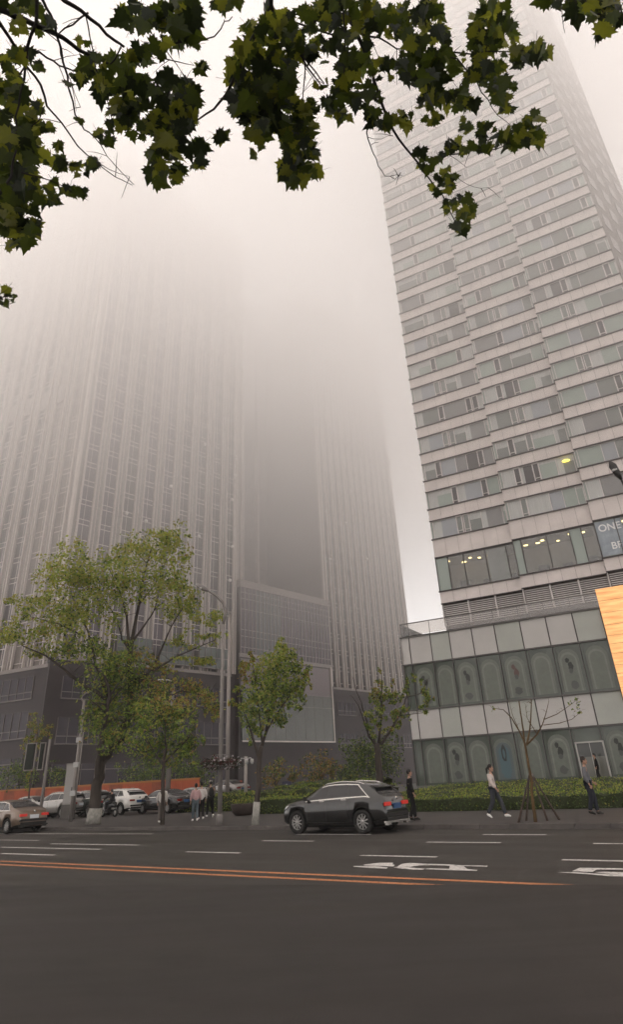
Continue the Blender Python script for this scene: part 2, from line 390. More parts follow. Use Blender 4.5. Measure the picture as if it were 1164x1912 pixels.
fr = MB(); fr.box(12.72, 12.82, -0.1, 0.1, 0.6, 3.2); fr.box(14.60, 14.70, -0.1, 0.1, 0.6, 3.2); fr.box(12.82, 14.60, -0.1, 0.1, 3.1, 3.2); fr.box(13.68, 13.72, -0.03, 0.0, 0.6, 3.1)
fr.build('door_frame', mat('door_frame_metal', (0.32,0.31,0.29), 0.4, 0.5), do)
# roof balustrade
ba = MB(); ba.box(0.05, LEN, 0.02, 0.035, 12.5, 13.5, 0); ba.box(0.05, 0.065, 0.035, 9, 12.5, 13.5, 0)
bo = ba.build('balustrade', G_rail, pod)
br = MB(); br.box(0, LEN, 0, 0.06, 13.5, 13.58); br.box(0, 0.06, 0.06, 9, 13.5, 13.58)
for q in ML: br.box(q, q+0.05, 0.06, 0.11, 12.42, 13.5)
for q in range(1, 5): br.box(0.07, 0.12, q*2.0, q*2.0+0.05, 12.42, 13.5)
br.build('handrail', M_rail, bo)
# glowing amber box at the corner of the podium
am = bpy.data.materials.new('amber_onyx'); am.use_nodes = True; N = am.node_tree.nodes; L = am.node_tree.links
tc = N.new('ShaderNodeTexCoord'); mp = N.new('ShaderNodeMapping'); mp.inputs['Scale'].default_value = (0.3, 0.3, 3.0); nz = N.new('ShaderNodeTexNoise'); nz.inputs['Scale'].default_value = 1.6; nz.inputs['Detail'].default_value = 7
cr = N.new('ShaderNodeValToRGB'); cr.color_ramp.elements[0].position = 0.3; cr.color_ramp.elements[0].color = (0.75,0.30,0.10,1); cr.color_ramp.elements[1].position = 0.72; cr.color_ramp.elements[1].color = (1.0,0.60,0.24,1)
L.new(tc.outputs['Object'], mp.inputs[0]); L.new(mp.outputs[0], nz.inputs['Vector']); L.new(nz.outputs['Fac'], cr.inputs[0])
p = N['Principled BSDF']; L.new(cr.outputs[0], p.inputs['Base Color']); L.new(cr.outputs[0], p.inputs['Emission Color']); p.inputs['Emission Strength'].default_value = 0.17; p.inputs['Roughness'].default_value = 0.3
Mp = Matrix.Translation((P0.x, P0.y, 0)) @ Matrix.Rotation(RZ, 4, 'Z')
ab = thing('amber_light_box', 'glowing amber stone light box cladding the right end of the podium', 'light box', Mp @ Vector((16.75, -0.35, 5.6)), RZ)
q = MB(); zz = [0, 0.95, 1.9, 2.5, 3.3, 4.0, 4.6, 5.4, 6.3, 7.2, 8.15]
for i in range(len(zz)-1):
    for j in range(3): q.box(j*3.2+0.01, (j+1)*3.2-0.01, 0, 0.3, zz[i]+0.012, zz[i+1]-0.012)
q.build('stone_panel', am, ab)
MB().box(0, 9.6, 0.03, 0.27, 0.005, 8.14).build('backing', mat('backing_brown', (0.12,0.05,0.02), 0.8), ab)

# ------------------------------------------------------------------ left tower complex
C0 = Vector((-39.08, 94.22)); AF = 40.3; RZL = R(90-AF)
HT = 128.0
M_stone = mat('tower_stone', (0.24,0.215,0.205), 0.65, 0.3, noise=0.08, nscale=0.3)
M_stoned = mat('base_stone', (0.030,0.022,0.023), 0.5, 0.3, noise=0.15, nscale=0.5)
M_rib = mat('pier_rib', (0.48,0.435,0.41), 0.55, 0.3)
M_gl = mat('tower_glass', (0.04,0.033,0.037), 0.08, 0.55, noise=0.5, nscale=0.08, stretch=(1,1,0.25))
M_gl2 = mat('tower_glass_violet', (0.062,0.045,0.066), 0.08, 0.55)
M_glteal = mat('tower_glass_teal', (0.045,0.065,0.062), 0.08, 0.6)
M_bar = mat('glazing_bar', (0.58,0.53,0.50), 0.5)
M_bar2 = mat('base_glazing_bar', (0.15,0.13,0.125), 0.5)
M_bgl = mat('base_glass', (0.024,0.017,0.025), 0.12, 0.22)
M_rec = mat('recess_wall', (0.17,0.15,0.14), 0.6)
lt = thing('glass_tower', 'huge brown tower of stone piers and glass strips vanishing upward into the mist', 'tower', (C0.x, C0.y, 0), RZL)
c = MB()
Lx, Ly = -0.221, 0.976
c.prism([(0.2,0.5),(34.3,0.5),(34.3,45),(Lx*55+0.5,Ly*55)], 0, HT); c.prism([(62.2,0.5),(94.0,0.5),(94.0,45),(62.2,45)], 0, HT); c.box(34.3, 62.2, 18, 45, 0, HT)
c.build('tower_wall', M_rec, lt)
def strip(W, z0, z1, fl, gm, vbars=1, y=0.34):
    b = MB(); b.box(0, W, y, y+0.05, z0, z1, 0)
    z = z0
    while z < z1-fl:
        for dz in (0.0, 0.85): b.box(0, W, y-0.09, y, z+dz-0.045, z+dz+0.045, 1)
        z += fl
    for i in range(1, vbars+1): b.box(W*i/(vbars+1)-0.025, W*i/(vbars+1)+0.025, y-0.06, y, z0, z1, 1)
    return b.mesh('window_strip', [gm, M_bar])
def pier(W, z0, z1):
    b = MB(); b.box(0, W, 0.12, 0.5, z0, z1, 0)
    b.box(0, 0.22, -0.28, 0.12, z0, z1, 1); b.box(W-0.22, W, -0.28, 0.12, z0, z1, 1)
    if W > 1.4: b.box(W/2-0.07, W/2+0.07, -0.06, 0.12, z0, z1, 1)
    return b.mesh('pier', [M_stone, M_rib])
# front face of the left wing
rl = random.Random(5)
pitch, pw = 3.95, 1.75
SB = 19.3
sm = {k: strip(pitch-pw, SB, HT, 3.45, g) for k, g in ((0, M_gl), (1, M_gl2))}
pm = pier(pw, SB, HT)
cp = MB(); cp.box(-0.3, 1.2, 0, 0.5, SB, HT, 0); cp.box(-0.35, 0.15, -0.4, 0.2, SB, HT, 1); cp.box(0.85, 1.2, -0.3, 0.1, SB, HT, 1); cp.box(-0.3, 1.2, -0.3, 0.5, 0, SB-.01, 2); cp.build('corner_pier', [M_stone, M_rib, M_stoned], lt)
x = 1.2; i = 0
while x < 33.0:
    link('window_strip', sm[1 if i in (0, 1, 3, 4) else 0], lt, (x, 0, 0)); link('pier', pm, lt, (x+pitch-pw, 0, 0)); x += pitch; i += 1
b = MB(); b.box(x, 35.3, 0, 0.5, SB, HT, 0); b.box(34.4, 34.8, -0.4, 0, SB, HT, 1); b.box(35.0, 35.3, -0.4, 0, SB, HT, 1); b.build('corner_pier', [M_stone, M_rib], lt)
# right wing
pitch2, pw2 = 2.65, 1.25
s2 = strip(pitch2-pw2, SB-0.4, HT, 3.45, M_gl, 0); p2 = pier(pw2, SB-0.4, HT)
x = 62.0
b = MB(); b.box(61.6, 62.9, -0.05, 0.5, 18.9, HT, 0); b.box(61.6, 61.9, -0.4, 0, 18.9, HT, 1); b.box(62.5, 62.9, -0.4, 0, 18.9, HT, 1); b.build('corner_pier', [M_stone, M_rib], lt)
x = 62.9
while x < 93:
    link('window_strip', s2, lt, (x, 0, 0)); link('pier', p2, lt, (x+pitch2-pw2, 0, 0)); x += pitch2
# recess: faint verticals
rb = MB()
for q in range(26): rb.box(34.4, 62.1, 17.85, 18.0, 37.5+q*3.45, 37.75+q*3.45)
rb.build('recess_floor_line', M_stone, lt)
for q in range(5):
    link('recess_rib', MB().box(0, 0.45, 17.0, 18.0, 20, HT).mesh('recess_rib', M_rib), lt, (38+q*5.0, 0, 0))
# left face, its own frame turned to the other street
LF = bpy.data.objects.new('side_facade', None); COL.objects.link(LF); LF.parent = lt; LF.rotation_euler = (0, 0, R(AF-117.5))
sL = strip(2.4, 18.2, HT, 3.45, M_gl, 1); pL = pier(2.0, 18.2, HT)
x = -1.4
b = MB(); b.box(-1.5, -0.05, 0.0, 0.5, 18.2, HT, 0); b.box(-1.5, -1.2, -0.3, 0, 18.2, HT, 1); b.build('corner_pier', [M_stone, M_rib], LF)
for i in range(12):
    x = -1.5-(i+1)*4.4
    link('window_strip', sL, LF, (x+2.0, 0, 0)); link('pier', pL, LF, (x, 0, 0))
b = MB(); b.box(-54, -6.5, 0.05, 0.4, 64.8, 68.6); b.build('plant_floor_band', M_stone, LF)
# stone base with big windows
b = MB(); b.box(1.2, 35.3, -0.3, 0.5, 0, SB, 0); b.box(0.2, 34.3, -0.4, -0.3, SB-0.5, SB, 1); b.build('base_wall', [M_stoned, M_stone], lt)
b = MB(); b.box(61.6, 94.2, -0.3, 0.5, 0, SB-0.45, 0); b.box(62.9, 94.2, -0.4, -0.3, SB-0.9, SB-0.45, 1); b.build('base_wall', [M_stoned, M_stone], lt)
b = MB(); b.box(-54, -0.1, -0.3, 0.45, 0, 18.2, 0); b.box(-54, -0.1, -0.4, -0.3, 17.7, 18.2, 1); b.build('base_wall', [M_stoned, M_stone], LF)
def bwin(W, h, n, gm, bars=(0.2,)):
    b = MB(); b.box(0, W, -0.34, -0.3, 0, h, 0)
    for i in range(n+1): b.box(W*i/n-0.05, W*i/n+0.05, -0.42, -0.34, 0, h, 1)
    for q in bars: b.box(0, W, -0.44, -0.34, h*q-0.06, h*q+0.06, 1)
    b.box(-0.1, W+0.1, -0.5, -0.3, -0.16, 0.0, 1)
    return b.mesh('base_window', [gm, M_bar2])
w1 = bwin(6.6, 2.9, 4, M_bgl, (0.28,)); w2 = bwin(6.6, 3.3, 4, M_bgl, (0.28,)); w3 = bwin(6.6, 4.6, 3, M_bgl, (0.85,))
wt = bwin(6.6, 3.4, 5, M_glteal, (0.5,))
for i in range(4):
    x = 2.0+i*8.2
    link('base_window', w1, lt, (x, 0, 13.7)); link('base_window', w2, lt, (x, 0, 7.8)); link('base_window', w3, lt, (x, 0, 0.6))
    if i: link('base_window', wt, lt, (x, -0.15, SB+0.6))
for i in range(5):
    x = -9.2-i*9.0
    link('base_window', w1, LF, (x, 0, 13.8)); link('base_window', w2, LF, (x, 0, 8.7)); link('base_window', w3, LF, (x, 0, 1.6))
wr = bwin(6.0, 2.4, 5, M_bgl, (0.3,))
for i in range(4):
    link('base_window', wr, lt, (64.0+i*7.6, 0, 13.5)); link('base_window', wr, lt, (64.0+i*7.6, 0, 7.4))
# glass block set between the wings
gb = MB(); gb.box(35.3, 61.6, -1.2, 17.5, 0, 35.2, 0); gb.box(35.2, 61.7, -1.5, 17.5, 35.2, 36.6, 1); gb.box(35.2, 61.7, -1.5, -1.2, 22.2, 22.9, 1)
gblk = gb.build('glass_block', [M_stoned, M_stone], lt)
g = MB(); g.box(35.5, 61.4, -1.3, -1.2, 22.9, 35.2, 0)
for i in range(27): g.box(35.5+i*25.9/26-0.05, 35.5+i*25.9/26+0.05, -1.45, -1.3, 22.9, 35.2, 1)
for z in (24.0, 26.0, 27.2, 31.0, 33.0, 34.2): g.box(35.5, 61.4, -1.42, -1.3, z-0.05, z+0.05, 1)
g.box(39.5, 46.5, -1.31, -1.3, 22.95, 35.1, 2)
g.build('curtain_wall', [M_gl2, mat('curtain_wall_bar', (0.30,0.27,0.265), 0.5), mat('tower_glass_blue', (0.075,0.085,0.095), 0.08, 0.6)], gblk)
g = MB(); g.box(35.6, 60.6, -1.35, -1.2, 16.5, 22.0, 0); g.box(36.0, 60.9, -1.4, -1.2, 8.4, 16.5, 1)
g.box(36.0, 61.2, -1.55, -1.4, 8.1, 8.35, 2); g.box(60.95, 61.2, -1.55, -1.2, 8.35, 22.5, 2)
for q in range(1, 9): g.box(36.0+q*2.77-.04, 36.0+q*2.77+.04, -1.425, -1.4, 8.4, 16.5, 3)
g.box(36.0, 60.9, -1.43, -1.4, 14.3, 14.4, 3); g.box(36.0, 60.9, -1.45, -1.4, 12.1, 12.5, 1)
g.build('glazed_screen', [mat('violet_panel', (0.15,0.125,0.13), 0.4, 0.4), mat('green_screen_glass', (0.085,0.09,0.078), 0.12, 0.45, noise=0.12, nscale=0.15), M_bar, M_bar2], gblk)
# floodlights on the piers
fl = MB(); fl.box(-0.16, 0.16, -0.3, 0.0, -0.16, 0.16, 1); fl.ball((0,-0.42,0), 0.32, 8, 6, 0)
fm = fl.mesh('floodlight', [M_white, M_rib])
for (px, py) in ((232,960),(268,975),(315,910),(378,832),(435,890),(430,935),(367,1003),(430,1022),(437,855),(605,958),(642,978),(612,1045),(682,1045),(265,668),(425,1085)):
    d = ray(px, py); D = Vector((math.sin(R(AF)), math.cos(R(AF))))
    det = d.x*(-D.y)+D.x*d.y; t = (C0.x*(-D.y)+D.x*C0.y)/det; s_ = (d.x*C0.y-d.y*C0.x)/det
    s_ = -s_ if False else (d.x*t-C0.x)*D.x+(d.y*t-C0.y)*D.y
    link('floodlight', fm, lt, (s_, -0.3, EYE+d.z*t))
# ------------------------------------------------------------------ ground, road, pavement
UX, VX = Vector((0.8122, -0.5834, 0)), Vector((0.5834, 0.8122, 0))
RZR = math.atan2(-0.5834, 0.8122)                     # local x = along the road (to the right), local y = across it
def W(u, v, z=0.0): return UX*u + VX*v + Vector((0, 0, z))
def uv(p): return p.x*0.8122-p.y*0.5834, p.x*0.5834+p.y*0.8122
MR = Matrix.Rotation(RZR, 4, 'Z')
def asphalt(name, col, scl=1.0):
    mt = mat(name, col, 0.62, 0.35, noise=0.16, nscale=0.6*scl, bump=0.35, bscale=90)
    N = mt.node_tree.nodes; L = mt.node_tree.links; p = N['Principled BSDF']
    tc = N.new('ShaderNodeTexCoord'); mp = N.new('ShaderNodeMapping'); mp.inputs['Scale'].default_value = (0.12, 0.7, 1)
    n2 = N.new('ShaderNodeTexNoise'); n2.inputs['Scale'].default_value = 1.0; n2.inputs['Detail'].default_value = 5
    n3 = N.new('ShaderNodeTexNoise'); n3.inputs['Scale'].default_value = 38; n3.inputs['Detail'].default_value = 7
    L.new(tc.outputs['Object'], mp.inputs[0]); L.new(mp.outputs[0], n2.inputs['Vector']); L.new(tc.outputs['Object'], n3.inputs['Vector'])
    src = p.inputs['Base Color'].links[0].from_socket
    a = N.new('ShaderNodeMix'); a.data_type = 'RGBA'; a.blend_type = 'MULTIPLY'; a.inputs[0].default_value = 0.75
    c1 = N.new('ShaderNodeValToRGB'); c1.color_ramp.elements[0].position = 0.36; c1.color_ramp.elements[1].position = 0.66
    c1.color_ramp.elements[0].color = (0.86,0.86,0.86,1); c1.color_ramp.elements[1].color = (1.1,1.09,1.08,1)
    L.new(n2.outputs['Fac'], c1.inputs[0]); L.new(src, a.inputs[6]); L.new(c1.outputs[0], a.inputs[7])
    b = N.new('ShaderNodeMix'); b.data_type = 'RGBA'; b.blend_type = 'MULTIPLY'; b.inputs[0].default_value = 0.7
    c2 = N.new('ShaderNodeValToRGB'); c2.color_ramp.elements[0].position = 0.3; c2.color_ramp.elements[1].position = 0.72
    c2.color_ramp.elements[0].color = (0.7,0.7,0.7,1); c2.color_ramp.elements[1].color = (1.3,1.3,1.3,1)
    L.new(n3.outputs['Fac'], c2.inputs[0]); L.new(a.outputs[2], b.inputs[6]); L.new(c2.outputs[0], b.inputs[7]); L.new(b.outputs[2], p.inputs['Base Color'])
    r1 = N.new('ShaderNodeMapRange'); r1.inputs[1].default_value = 0.3; r1.inputs[2].default_value = 0.7; r1.inputs[3].default_value = 0.60; r1.inputs[4].default_value = 0.74
    L.new(n2.outputs['Fac'], r1.inputs[0]); L.new(r1.outputs[0], p.inputs['Roughness'])
    return mt
M_asph = asphalt('asphalt', (0.0262,0.0220,0.0184)); M_asph2 = asphalt('asphalt_band', (0.0170,0.0136,0.0114)); M_asph3 = asphalt('asphalt_side', (0.036,0.033,0.03))
def flat(name, pts, z, m_, kind='structure'):
    o = MB().poly([(p[0], p[1], 0) for p in pts]).build(name, m_); o.rotation_euler = (0,0,RZR); o.location = (0,0,z); return tag(o, kind=kind)
M_pave = mat('paving', (0.042,0.037,0.034), 0.6, 0.35, noise=0.22, nscale=0.8)
N = M_pave.node_tree.nodes; L = M_pave.node_tree.links; p = N['Principled BSDF']
br_ = N.new('ShaderNodeTexBrick'); br_.inputs['Scale'].default_value = 1.0; br_.inputs['Brick Width'].default_value = 0.6; br_.inputs['Row Height'].default_value = 0.3; br_.inputs['Mortar Size'].default_value = 0.012
br_.inputs['Color1'].default_value = (1.08,1.05,1.02,1); br_.inputs['Color2'].default_value = (0.85,0.84,0.85,1); br_.inputs['Mortar'].default_value = (0.5,0.5,0.5,1)
tc = N.new('ShaderNodeTexCoord'); L.new(tc.outputs['Object'], br_.inputs['Vector'])
mx = N.new('ShaderNodeMix'); mx.data_type = 'RGBA'; mx.blend_type = 'MULTIPLY'; mx.inputs[0].default_value = 1.0
L.new(p.inputs['Base Color'].links[0].from_socket, mx.inputs[6]); L.new(br_.outputs['Color'], mx.inputs[7]); L.new(mx.outputs[2], p.inputs['Base Color'])
tag(MB().poly([(-1500,-1500,0),(1500,-1500,0),(1500,1500,0),(-1500,1500,0)]).build('ground', mat('pale_bounce_ground', (0.36,0.34,0.32), 0.9, noise=0.2, nscale=0.05), loc=(0,0,-0.03)), kind='structure')  # made pale so that it throws light back up into the mist
flat('road', [(-220,-14),(220,-14),(220,22.1),(-220,22.1)], 0.0, M_asph)
b = MB(); b.box(-220,220,22.16,130,-0.02,0.13); o = b.build('pavement', M_pave); o.rotation_euler = (0,0,RZR); tag(o, kind='structure')
flat('side_road', [(-200,34.0),(-21,34.0),(-21,41.0),(-200,41.0)], 0.136, M_asph3)
M_kerb = mat('kerb_stone', (0.075,0.066,0.061), 0.7, noise=0.3, nscale=1.3)
b = MB()
for i in range(-140, 60):
    b.box(i*1.0+0.008, i*1.0+0.992, 21.98, 22.16, -0.02, 0.135 - 0.006*((i*7) % 3))
o = b.build('kerb', M_kerb); o.rotation_euler = (0,0,RZR); tag(o, kind='structure')
# paint
def worn(name, col, wear=0.4):
    mt = mat(name, col, 0.7, noise=0.2, nscale=2.0); N = mt.node_tree.nodes; L = mt.node_tree.links; p = N['Principled BSDF']
    nz = N.new('ShaderNodeTexNoise'); nz.inputs['Scale'].default_value = 14; nz.inputs['Detail'].default_value = 6; nz.inputs['Roughness'].default_value = 0.75
    tc = N.new('ShaderNodeTexCoord'); L.new(tc.outputs['Object'], nz.inputs['Vector'])
    cr = N.new('ShaderNodeValToRGB'); cr.color_ramp.elements[0].position = wear-0.05; cr.color_ramp.elements[1].position = wear+0.06
    L.new(nz.outputs['Fac'], cr.inputs[0]); L.new(cr.outputs[0], p.inputs['Alpha']); return mt
M_wpaint = worn('road_paint_white', (0.50,0.475,0.45), 0.405); M_opaint = worn('road_paint_orange', (0.40,0.16,0.065), 0.40)
def marking(name, polys, m_, z=0.004):
    b = MB()
    for pl in polys: b.poly([(p.x, p.y, 0) for p in pl])
    o = b.build(name, m_, loc=(0,0,z)); return tag(o, kind='structure')
def dash(u0, u1, v, wd=0.15): return [W(u0, v-wd/2), W(u1, v-wd/2), W(u1, v+wd/2), W(u0, v+wd/2)]
def dashpx(xa, ya, xb, yb, v): return dash(uv(G(xa, ya))[0], uv(G(xb, yb))[0], v)
ol = []
for v in (11.2, 11.75): ol.append(dash(-150, 60, v, 0.17))
marking('centre_line', ol, M_opaint)
dl = [dashpx(490,1570,585,1571,17.9), dashpx(800,1572,935,1574,17.9), dashpx(345,1591,448,1593,14.75), dashpx(676,1597,822,1599,14.8),
      dashpx(0,1582,180,1587,14.9), dashpx(-150,1578,-40,1580,14.9), dashpx(0,1594,108,1596,13.3), dashpx(100,1575,260,1578,16.2), dashpx(905,1558,1020,1559,20.1), dashpx(560,1557,700,1557,20.1),
      dashpx(1110,1575,1240,1577,17.9), dashpx(1060,1602,1220,1604,14.8)]
for v, u0, u1 in ((17.9, -150, -40), (20.2, -150, -23.5), (17.3, -60, -27)): dl.append(dash(u0, u1, v))
marking('lane_line', dl, M_wpaint)
def glyph(ox, oy, k, polys): return [[G(ox+x/k, oy+y/k) for x, y in pl] for pl in polys]
g1 = [[(80,108),(240,108),(330,119),(320,127),(200,122),(80,112)], [(150,98),(270,84),(370,84),(360,95),(380,100),(370,111),(160,103)],
      [(370,118),(400,112),(430,92),(490,85),(560,88),(620,95),(640,102),(560,103),(480,117),(600,128),(580,135),(520,135),(440,128)],
      [(560,90),(780,97),(870,103),(1055,106),(1050,113),(900,108),(780,106),(640,101)], [(600,131),(620,124),(775,129),(905,130),(980,137),(975,143),(800,139)], [(780,106),(880,110),(905,130),(775,129)]]
marking('road_lettering', glyph(640, 1590, 3.88, g1), M_wpaint, 0.008)
g2 = [[(230,300),(480,298),(1000,330),(1500,350),(1500,368),(980,355),(700,330),(450,312)], [(450,285),(560,235),(1500,250),(1500,268),(800,260),(740,295)], [(770,300),(900,292),(1300,305),(1300,345),(1010,326)]]
marking('road_lettering', glyph(1010, 1590, 7.56, g2), M_wpaint, 0.008)
# added asphalt sheet for the blank dark band in front, lapping over the centre line
pa = [G(-220,1653.5), G(1500,1653.5)]
q = MB().poly([(pa[0].x,pa[0].y,0),(pa[1].x,pa[1].y,0),(12,-14,0),(-16,-14,0)]).build('foreground_band', M_asph2, loc=(0,0,0.012)); tag(q, kind='structure')

# ------------------------------------------------------------------ foliage tools
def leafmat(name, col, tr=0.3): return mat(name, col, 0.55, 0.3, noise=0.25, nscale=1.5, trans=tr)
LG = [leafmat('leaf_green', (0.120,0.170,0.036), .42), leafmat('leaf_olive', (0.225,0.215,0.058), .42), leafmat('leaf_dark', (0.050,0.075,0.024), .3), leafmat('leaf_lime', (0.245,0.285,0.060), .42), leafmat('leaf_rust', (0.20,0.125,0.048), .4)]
M_bark = mat('bark', (0.045,0.036,0.030), 0.9, noise=0.35, nscale=6, bump=0.6, bscale=20, stretch=(1,1,0.25))
M_barkl = mat('bark_pale', (0.085,0.062,0.042), 0.9, noise=0.3, nscale=8, bump=0.4, bscale=20)
M_lime = mat('whitewash', (0.26,0.25,0.225), 0.85, noise=0.35, nscale=5)
def mpp(x, y, Y): return (at(x+1, y, Y)-at(x, y, Y)).length
def leafquad(b, c, s, rn, mi, aspect=0.62):
    n = Vector((rn.gauss(0,1), rn.gauss(0,1), rn.gauss(0.5,1))).normalized()
    t = n.orthogonal().normalized(); t = Matrix.Rotation(rn.uniform(0, 6.283), 3, n) @ t; u = n.cross(t)
    f = n*s*0.12
    b.add([c-t*s*0.5, c+u*s*aspect*0.45+f, c+t*s*0.55, c-u*s*aspect*0.45+f], [(0,1,2,3)], mi)
def px_tree(name, label, cat, base, Y, stems, clusters, leaf, mats, rn, depth=1.0, group=None, bark=M_bark, dens=1.0, wash=None, sprays=True):
    base = Vector(base); Y = base.y; rt = thing(name, label, cat, base, 0, group); o = Vector(base)
    tb = MB()
    offs = []
    for i, (pts, r0, r1) in enumerate(stems):
        dy = 0 if i == 0 else rn.uniform(-1, 1)*depth*0.8
        n = len(pts); P = [at(x, y, Y + dy*j/(n-1)) - o for j, (x, y) in enumerate(pts)]
        # finer, slightly crooked
        Q = []; 
        for j in range(n-1):
            for s in range(3):
                q = P[j].lerp(P[j+1], s/3); Q.append(q + (Vector((rn.gauss(0,1), rn.gauss(0,1), rn.gauss(0,.5)))*r0*0.12 if (j or s) else Vector()))
        Q.append(P[-1]); m_ = len(Q)
        tb.tube(Q, [r0+(r1-r0)*(j/(m_-1))**0.8 for j in range(m_)], 8)
        offs.append(P[-1])
        if sprays and i:
            for s in range(7):      # side twigs
                q = Q[rn.randrange(m_//3, m_)]; d = Vector((rn.gauss(0,1), rn.gauss(0,1), rn.uniform(0.1,1.2))).normalized()*rn.uniform(0.4,1.3)*depth*0.5
                tb.tube([q, q+d*0.5+Vector((0,0,.05)), q+d], [r1*0.8, r1*0.5, r1*0.25], 4)
    tr = tb.build('trunk', bark, rt)
    cb = MB()
    for (cx, cy, rx, ry, *k) in clusters:
        kk = k[0] if k else None
        dy = rn.uniform(-1, 1)*depth; cen = at(cx, cy, Y+dy)-o; s = mpp(cx, cy, Y)
        vol = rx*ry*s*s; n = int(dens*vol/(leaf*leaf)*20)+6
        subs = [(rn.gauss(0,.55), rn.gauss(0,.55), rn.gauss(0,.55)) for _ in range(max(4, n//18))]
        for _ in range(n):
            g = subs[rn.randrange(len(subs))]
            dx, dz, dd = [max(-1.25, min(1.25, g[j]+rn.gauss(0,.22))) for j in range(3)]
            c = cen + _r_(dx*rx*s) + Vector((0, dd*min(rx,ry)*s*1.1, dz*ry*s*1.12))
            wts = kk if kk is not None else mats
            leafquad(cb, c, leaf*rn.uniform(0.65,1.35), rn, rn.choices(range(5), wts)[0])
    cb.build('crown', LG, rt)
    if wash:
        (x0,y0),(x1,y1),r = wash
        a, c = at(x0,y0,Y)-o, at(x1,y1,Y)-o
        MB().tube([a, a.lerp(c,.5), c], [r*1.12, r*1.02, r], 14).build('whitewash', M_lime, rt)
    return rt
def _r_(d): return Vector((d, 0, 0))
rn = random.Random(21)
# the big street tree
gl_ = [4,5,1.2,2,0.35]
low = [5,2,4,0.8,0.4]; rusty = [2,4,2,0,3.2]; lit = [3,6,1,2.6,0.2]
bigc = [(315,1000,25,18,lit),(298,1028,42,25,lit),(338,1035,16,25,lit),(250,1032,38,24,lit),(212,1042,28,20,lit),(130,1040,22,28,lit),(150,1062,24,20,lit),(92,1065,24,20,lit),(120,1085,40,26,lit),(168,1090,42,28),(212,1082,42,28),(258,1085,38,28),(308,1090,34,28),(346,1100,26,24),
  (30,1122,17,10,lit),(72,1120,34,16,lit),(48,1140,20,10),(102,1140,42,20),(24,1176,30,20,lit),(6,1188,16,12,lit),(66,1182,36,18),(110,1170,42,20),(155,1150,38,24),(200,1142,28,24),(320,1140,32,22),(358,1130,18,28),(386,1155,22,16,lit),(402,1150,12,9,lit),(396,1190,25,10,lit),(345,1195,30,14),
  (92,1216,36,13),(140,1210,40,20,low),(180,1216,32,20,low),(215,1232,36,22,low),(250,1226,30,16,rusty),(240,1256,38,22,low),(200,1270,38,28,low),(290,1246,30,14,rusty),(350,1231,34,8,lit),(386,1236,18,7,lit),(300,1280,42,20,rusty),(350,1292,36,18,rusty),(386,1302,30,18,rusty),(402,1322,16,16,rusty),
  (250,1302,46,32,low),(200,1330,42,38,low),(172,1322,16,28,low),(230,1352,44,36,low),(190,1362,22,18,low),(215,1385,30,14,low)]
bigs = [([(173,1538),(176,1505),(181,1465),(189,1425),(203,1400),(222,1380),(238,1340),(245,1290)], 0.36, 0.19),
  ([(181,1465),(184,1430),(187,1400),(196,1350),(205,1300),(195,1250)], 0.24, 0.08),
  ([(245,1290),(241,1240),(246,1195),(258,1130),(270,1070),(284,1020)], 0.20, 0.03), ([(205,1310),(180,1291),(155,1280),(120,1250),(85,1225),(40,1205)], 0.14, 0.03),
  ([(243,1230),(236,1150),(225,1110),(205,1065)], 0.11, 0.02), ([(246,1200),(268,1170),(288,1140),(302,1090)], 0.09, 0.02), ([(248,1270),(290,1250),(330,1225),(402,1195)], 0.11, 0.02),
  ([(245,1285),(280,1255),(300,1215),(320,1170),(350,1120)], 0.12, 0.02), ([(205,1305),(178,1240),(165,1180),(140,1130),(125,1080)], 0.11, 0.02), ([(243,1215),(228,1195),(220,1160),(190,1110)], 0.08, 0.02), ([(258,1130),(290,1090),(318,1030)], 0.06, 0.015), ([(160,1190),(110,1165),(50,1150)], 0.05, 0.015), ([(290,1310),(340,1290),(390,1300)], 0.06, 0.015), ([(238,1340),(290,1310)], 0.1, 0.06)]
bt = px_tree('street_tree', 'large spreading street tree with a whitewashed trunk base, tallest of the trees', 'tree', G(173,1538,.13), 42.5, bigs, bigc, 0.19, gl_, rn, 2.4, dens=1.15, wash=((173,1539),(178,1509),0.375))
px_tree('street_tree', 'small dark green tree with a slim bare trunk just right of the large tree', 'tree', G(303,1540,.13), 38.8,
  [([(303,1540),(304,1500),(304,1450),(306,1420),(310,1390)], 0.11, 0.07), ([(305,1430),(285,1400),(270,1370)], 0.05, 0.015), ([(306,1425),(330,1400),(355,1375)], 0.05, 0.015), ([(309,1400),(308,1350),(300,1310)], 0.05, 0.015)],
  [(280,1385,40,22,low),(335,1392,36,18,low),(310,1355,38,26,low),(270,1340,24,24,low),(345,1355,24,20,low),(300,1315,28,22,rusty),(330,1325,26,18,rusty),(305,1415,36,12,low),(350,1410,18,10,low)], 0.17, low, rn, 1.2, dens=1.3)
